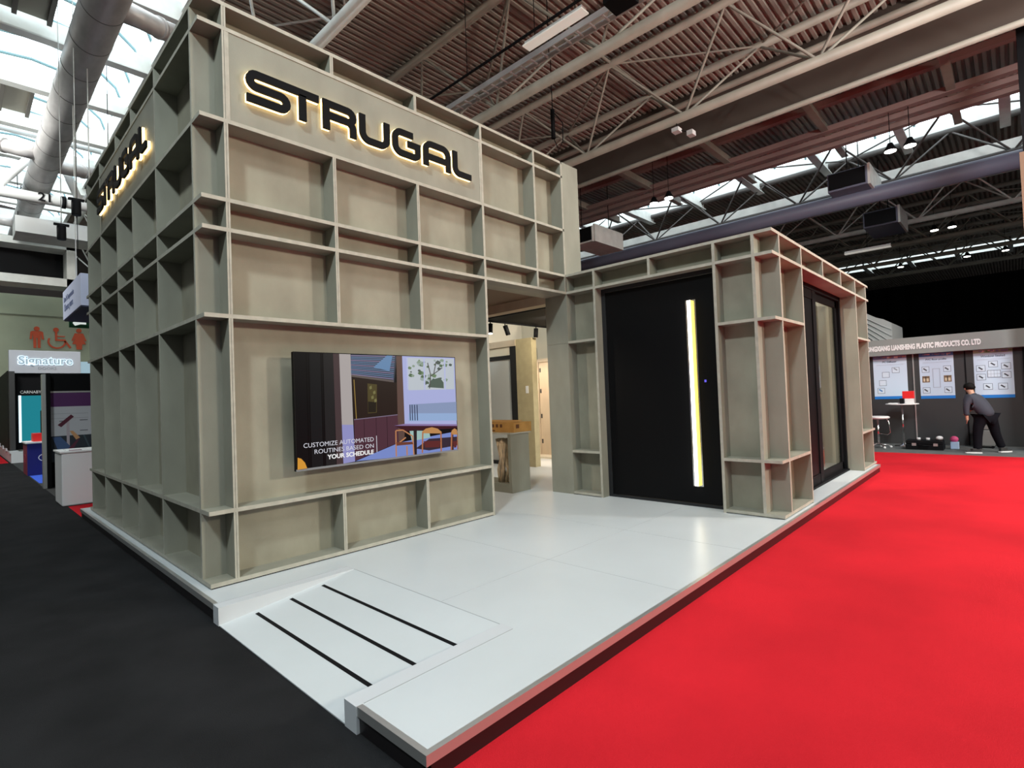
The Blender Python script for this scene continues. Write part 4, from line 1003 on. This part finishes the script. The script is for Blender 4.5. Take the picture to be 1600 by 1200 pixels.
p.prism([(-.10, .0), (.10, .0), (.12, .25), (.26, .26), (.15, .55), (.24, .40), (.28, .44), (.16, .78), (-.16, .78), (-.28, .44), (-.24, .40), (-.15, .55), (-.26, .26), (-.12, .25)], F, (0, -.02, 0), M['orange'])
p.prism(c12, F, (0, -.02, 0), M['orange']); tag(p.build('toilet_symbol', loc=(2.82, yw, 4.5)), 'orange woman pictogram with a skirt on the pale green wall', 'pictogram')
p = MB(); F = f3w(2.0, 4.50)
stroke(p, arc(0, .34, .30, 150, 360+10, 22), .07, F, (0, -.02, 0), M['orange'])
stroke(p, [(-.02, .80), (-.02, .42), (.28, .42), (.50, .06)], .085, F, (0, -.02, 0), M['orange']); stroke(p, [(0, .60), (.30, .60)], .05, F, (0, -.02, 0), M['orange'])
p.prism([(u-.02, v-.01) for u, v in c12], F, (0, -.02, 0), M['orange']); tag(p.build('toilet_symbol', loc=(2.0, yw, 4.5)), 'orange-red wheelchair pictogram between the man and the woman', 'pictogram')

# hanging cube sign
t = thing('hanging_sign', (1.3, 9.3, 3.48), 'white hanging box sign with blue-grey slogan, high beside the tower edge', 'sign')
MB().box(.3, 2.3, 8.15, 10.5, 3.50, 4.12, pnt((205, 210, 235))).build('box_body', t, .005)
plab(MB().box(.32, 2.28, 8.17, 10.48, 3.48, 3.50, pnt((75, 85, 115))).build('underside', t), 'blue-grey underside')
tx = MB()
text_poly("Don't Compromise", tx, lambda u, v: (.3, 10.32-u, 3.86+v), pnt((110, 118, 150)), width=1.35, depth=.006, nrm=(-1, 0, 0)); text_poly('Choose yours', tx, lambda u, v: (.3, 10.28-u, 3.66+v), pnt((110, 118, 150)), width=1.2, depth=.006, nrm=(-1, 0, 0))
tx.build('slogan', t)
h_ = MB()
for x in (.5, 2.1):
    for y in (8.4, 10.2): h_.tube((x, y, 4.1), (x, y, ZD-.1), .01, M['steel_w'], 5)
h_.build('suspension_wires', t)
t = thing('exit_sign', (.9, 10.7, 3.3), 'green and white emergency exit sign under the hanging box sign', 'sign')
MB().box(.42, 1.35, 10.66, 10.72, 3.38, 3.56, pnt((10, 90, 45))).build('sign_plate', t, .004)
g = MB(); g.prism([(.52, 3.42), (.62, 3.46), (.72, 3.46), (.72, 3.52), (.50, 3.52), (.48, 3.48)], lambda u, v: (u, 10.659, v), (0, -.003, 0), emi((235, 245, 240)))
g.box(.86, .92, 10.655, 10.659, 3.43, 3.53, emi((235, 245, 240))).box(1.02, 1.25, 10.655, 10.659, 3.42, 3.53, emi((235, 245, 240))); g.build('exit_pictograms', t)
h_ = MB().tube((.6, 10.69, 3.55), (.6, 10.69, ZD-.1), .008, M['black2'], 5).tube((1.2, 10.69, 3.55), (1.2, 10.69, ZD-.1), .008, M['black2'], 5); h_.build('suspension_wires', t)

# signature stand
t = thing('signature_booth', (1, 20.5, ZF), 'black booth with a pale backlit sign reading Signature, left background', 'exhibition booth')
MB().box(-.09, 4.0, 20.45, 20.6, .25, 2.93, M['black2']).build('front_wall', t)
MB().box(-.09, .0, 20.6, 27, .25, 3.0, M['black2']).build('side_wall', t)
MB().box(-.065, 1.86, 20.25, 20.55, 2.90, 3.70, pnt((190, 192, 200))).build('fascia', t, .01)
plab(MB().box(1.86, 3.2, 20.35, 20.55, 2.92, 3.34, emi((190, 225, 240), .7)).build('light_box', t), 'pale blue glowing light box')
tx = MB(); gl = MB()
text_poly('Signature', tx, lambda u, v: (.17+u, 20.20, 3.22+v), pnt((180, 200, 215)), width=1.45, height=.27, depth=.01, bold=.02)
text_poly('Signature', gl, lambda u, v: (.15+u, 20.24, 3.215+v), emi((215, 240, 255), 2.0), width=1.49, height=.28, depth=.01, bold=.055)
o = tx.build('lettering', t); plab(gl.build('back_glow', o), 'cold white glow around the letters')
tx = MB(); text_poly('DOORS', tx, lambda u, v: (.68+u, 20.245, 3.03+v), pnt((150, 155, 165)), width=.5, height=.09, depth=.006); tx.build('small_lettering', t)
tx = MB(); text_poly('CARNABY', tx, lambda u, v: (.22+u, 20.445, 2.20+v), M['white'], width=.55, height=.10, depth=.006); tx.build('name_lettering', t)
tp = MB().box(.19, 1.2, 20.40, 20.448, .5, 2.12, emi((40, 150, 165), .8)); tp.box(.17, .24, 20.39, 20.40, .5, 2.13, emi((220, 245, 255), 1.6)); plab(tp.build('teal_panel', t), 'glowing teal display panel')
st = MB(); st.box(-.09, 2, 19.4, 27, ZF, .2, M['alu_w'])
for i, y in enumerate((19.4, 21.2, 23, 25)): st.box(-.13, .1, y, y+.5, .2, .26+.03*i, M['alu_w'])
st.build('white_plinth', t)
cl = MB()
for y in (20.0, 21.8, 23.6, 25.4): cl.box(-.08, .06, y, y+.35, .2, 2.95, M['panelgrey'])
cl.build('black_columns', t)
tag(MB().box(-1.6, -.14, 19.7, 27.5, ZF, ZF+.004, M['carpet_r']).build('red_carpet'), 'distant red carpet patch at the far left edge', 'carpet')
t = thing('blue_counter', (.3, 14.2, ZF), 'navy and crimson promotional counter with an oval logo, left background', 'counter')
MB().box(-.09, .75, 13.86, 15.0, ZF, .70, pnt((18, 24, 110)), ('-x',), pnt((120, 22, 50))).build('counter_body', t, .005)
MB().box(-.12, .78, 13.82, 15.03, .70, .735, M['white']).build('counter_top', t)
lg = MB(); stroke(lg, [(.30+.17*math.cos(a*math.pi/12), .32+.10*math.sin(a*math.pi/12)) for a in range(25)], .018, lambda u, v: (u, 13.858, v), (0, -.003, 0), M['white'])
stroke(lg, [(.22, .34), (.27, .29), (.36, .38)], .035, lambda u, v: (u, 13.858, v), (0, -.003, 0), M['white']); lg.build('oval_logo', t)
lg = MB(); stroke(lg, [(14.4+.17*math.cos(a*math.pi/12), .3+.10*math.sin(a*math.pi/12)) for a in range(25)], .018, lambda u, v: (-.0925, u, v), (-.003, 0, 0), pnt((200, 60, 90))); lg.build('oval_logo', t)
tag(MB().box(.05, .7, 14.1, 14.6, .735, .95, M['redp']).build('display_block', bevel=.005), 'red block on the blue promotional counter', 'block')
for i, (x, z, lab) in enumerate(((.22, 1.55, 'tall dark profile sample on the red block'), (.36, 1.28, 'short dark profile sample on the red block'), (.32, 1.78, 'tall grey profile sample behind the dark ones'))):
    tag(MB().box(x, x+.05, 14.3+.1*i, 14.36+.1*i, .95, z, M['black2'] if i < 2 else M['alu']).build('profile_sample', bevel=.003), lab, 'profile sample')
tag(MB().box(-.05, .9, 11.6, 13.84, ZF, ZF+.004, M['carpet_b']).build('blue_carpet'), 'bright blue carpet in front of the blue counter', 'carpet')
# banner booth
t = thing('banner_booth', (1.4, 10.4, ZF), 'black booth wall with an aluminium-edged end post, left background', 'exhibition booth')
MB().box(-.03, .04, 10.25, 10.6, ZF, 2.32, M['black']).build('end_post', t); MB().box(-.09, -.03, 10.3, 10.5, ZF, 2.30, M['alu']).build('aluminium_post', t)
MB().box(.04, 3.4, 10.5, 10.6, ZF, 2.32, M['black']).build('back_wall', t)
t = thing('banner', (.9, 10.47, .55), 'white banner with a purple header hanging on the black booth wall', 'banner')
b = MB(); y = 10.485
b.box(.04, 2.2, y-.01, y, .40, 1.93, pnt((196, 196, 200))); b.build('banner_cloth', t)
MB().box(.03, 2.2, y-.02, y-.0, 1.905, 1.94, M['alu']).build('top_bar', t)
g = MB(); d = y-.0105
def B(x0, z0, x1, z1, rgb, k=0): g.box(x0, x1, d-.001-.0005*k, d, z0, z1, pnt(rgb))
B(.04, 1.60, 2.2, 1.905, (84, 30, 92)); B(.04, .40, 2.2, .96, (38, 46, 56))
g.prism([(.08, .94), (.22, .94), (.50, .56), (.20, .56)], lambda u, v: (u, d-.001, v), (0, -.001, 0), pnt((70, 96, 140)))
for i in range(9): g.prism([(.6+i*.14, .96), (.63+i*.14, .96), (.80+i*.14, .45), (.77+i*.14, .45)], lambda u, v: (u, d-.001, v), (0, -.001, 0), pnt((66, 84, 92)))
g.prism([(.17, 1.20), (.40, 1.42), (.45, 1.37), (.23, 1.15)], lambda u, v: (u, d-.002, v), (0, -.001, 0), pnt((88, 20, 44)))
B(.32, .60, .37, 1.30, (190, 176, 182), 1)
g.prism([(.37, 1.06), (.43, 1.06), (.55, .90), (.48, .86)], lambda u, v: (u, d-.003, v), (0, -.001, 0), pnt((214, 160, 110))); g.prism([(.55, .90), (.48, .84), (.32, .64), (.42, .64)], lambda u, v: (u, d-.003, v), (0, -.001, 0), pnt((96, 40, 60)))
for z in (1.44, 1.34): B(.07, z, .7, z+.006, (140, 140, 146), 1)
for (a, b_) in ((.2, 1.27), (.55, 1.28), (.55, 1.05)): B(a, b_, a+.14, b_+.02, (110, 110, 116), 1)
g.build('banner_print', t)
# white counter
t = thing('white_counter', (.35, 7.5, ZF), 'plain white reception counter with papers, just left of the tower', 'counter')
MB().box(-.14, .95, 7.08, 7.92, ZF, .77, M['white']).build('counter_body', t, .02)
MB().box(-.16, .97, 7.06, 7.94, .77, .80, M['white']).build('counter_top', t, .004)
tag(MB().box(-.05, .4, 7.3, 7.7, .80, .812, M['white']).build('paper_stack'), 'stack of white papers on the white counter', 'papers')
tag(MB().box(-.02, .14, 7.12, 7.24, .80, .815, pnt((170, 150, 155))).build('leaflet'), 'small leaflet at the front edge of the white counter', 'papers')
tag(MB().box(0.06, .20, 5.42, 5.54, 0.0, .06, M['white']).build('power_adapter', bevel=.004), 'small white box on the platform behind the tower corner', 'box')
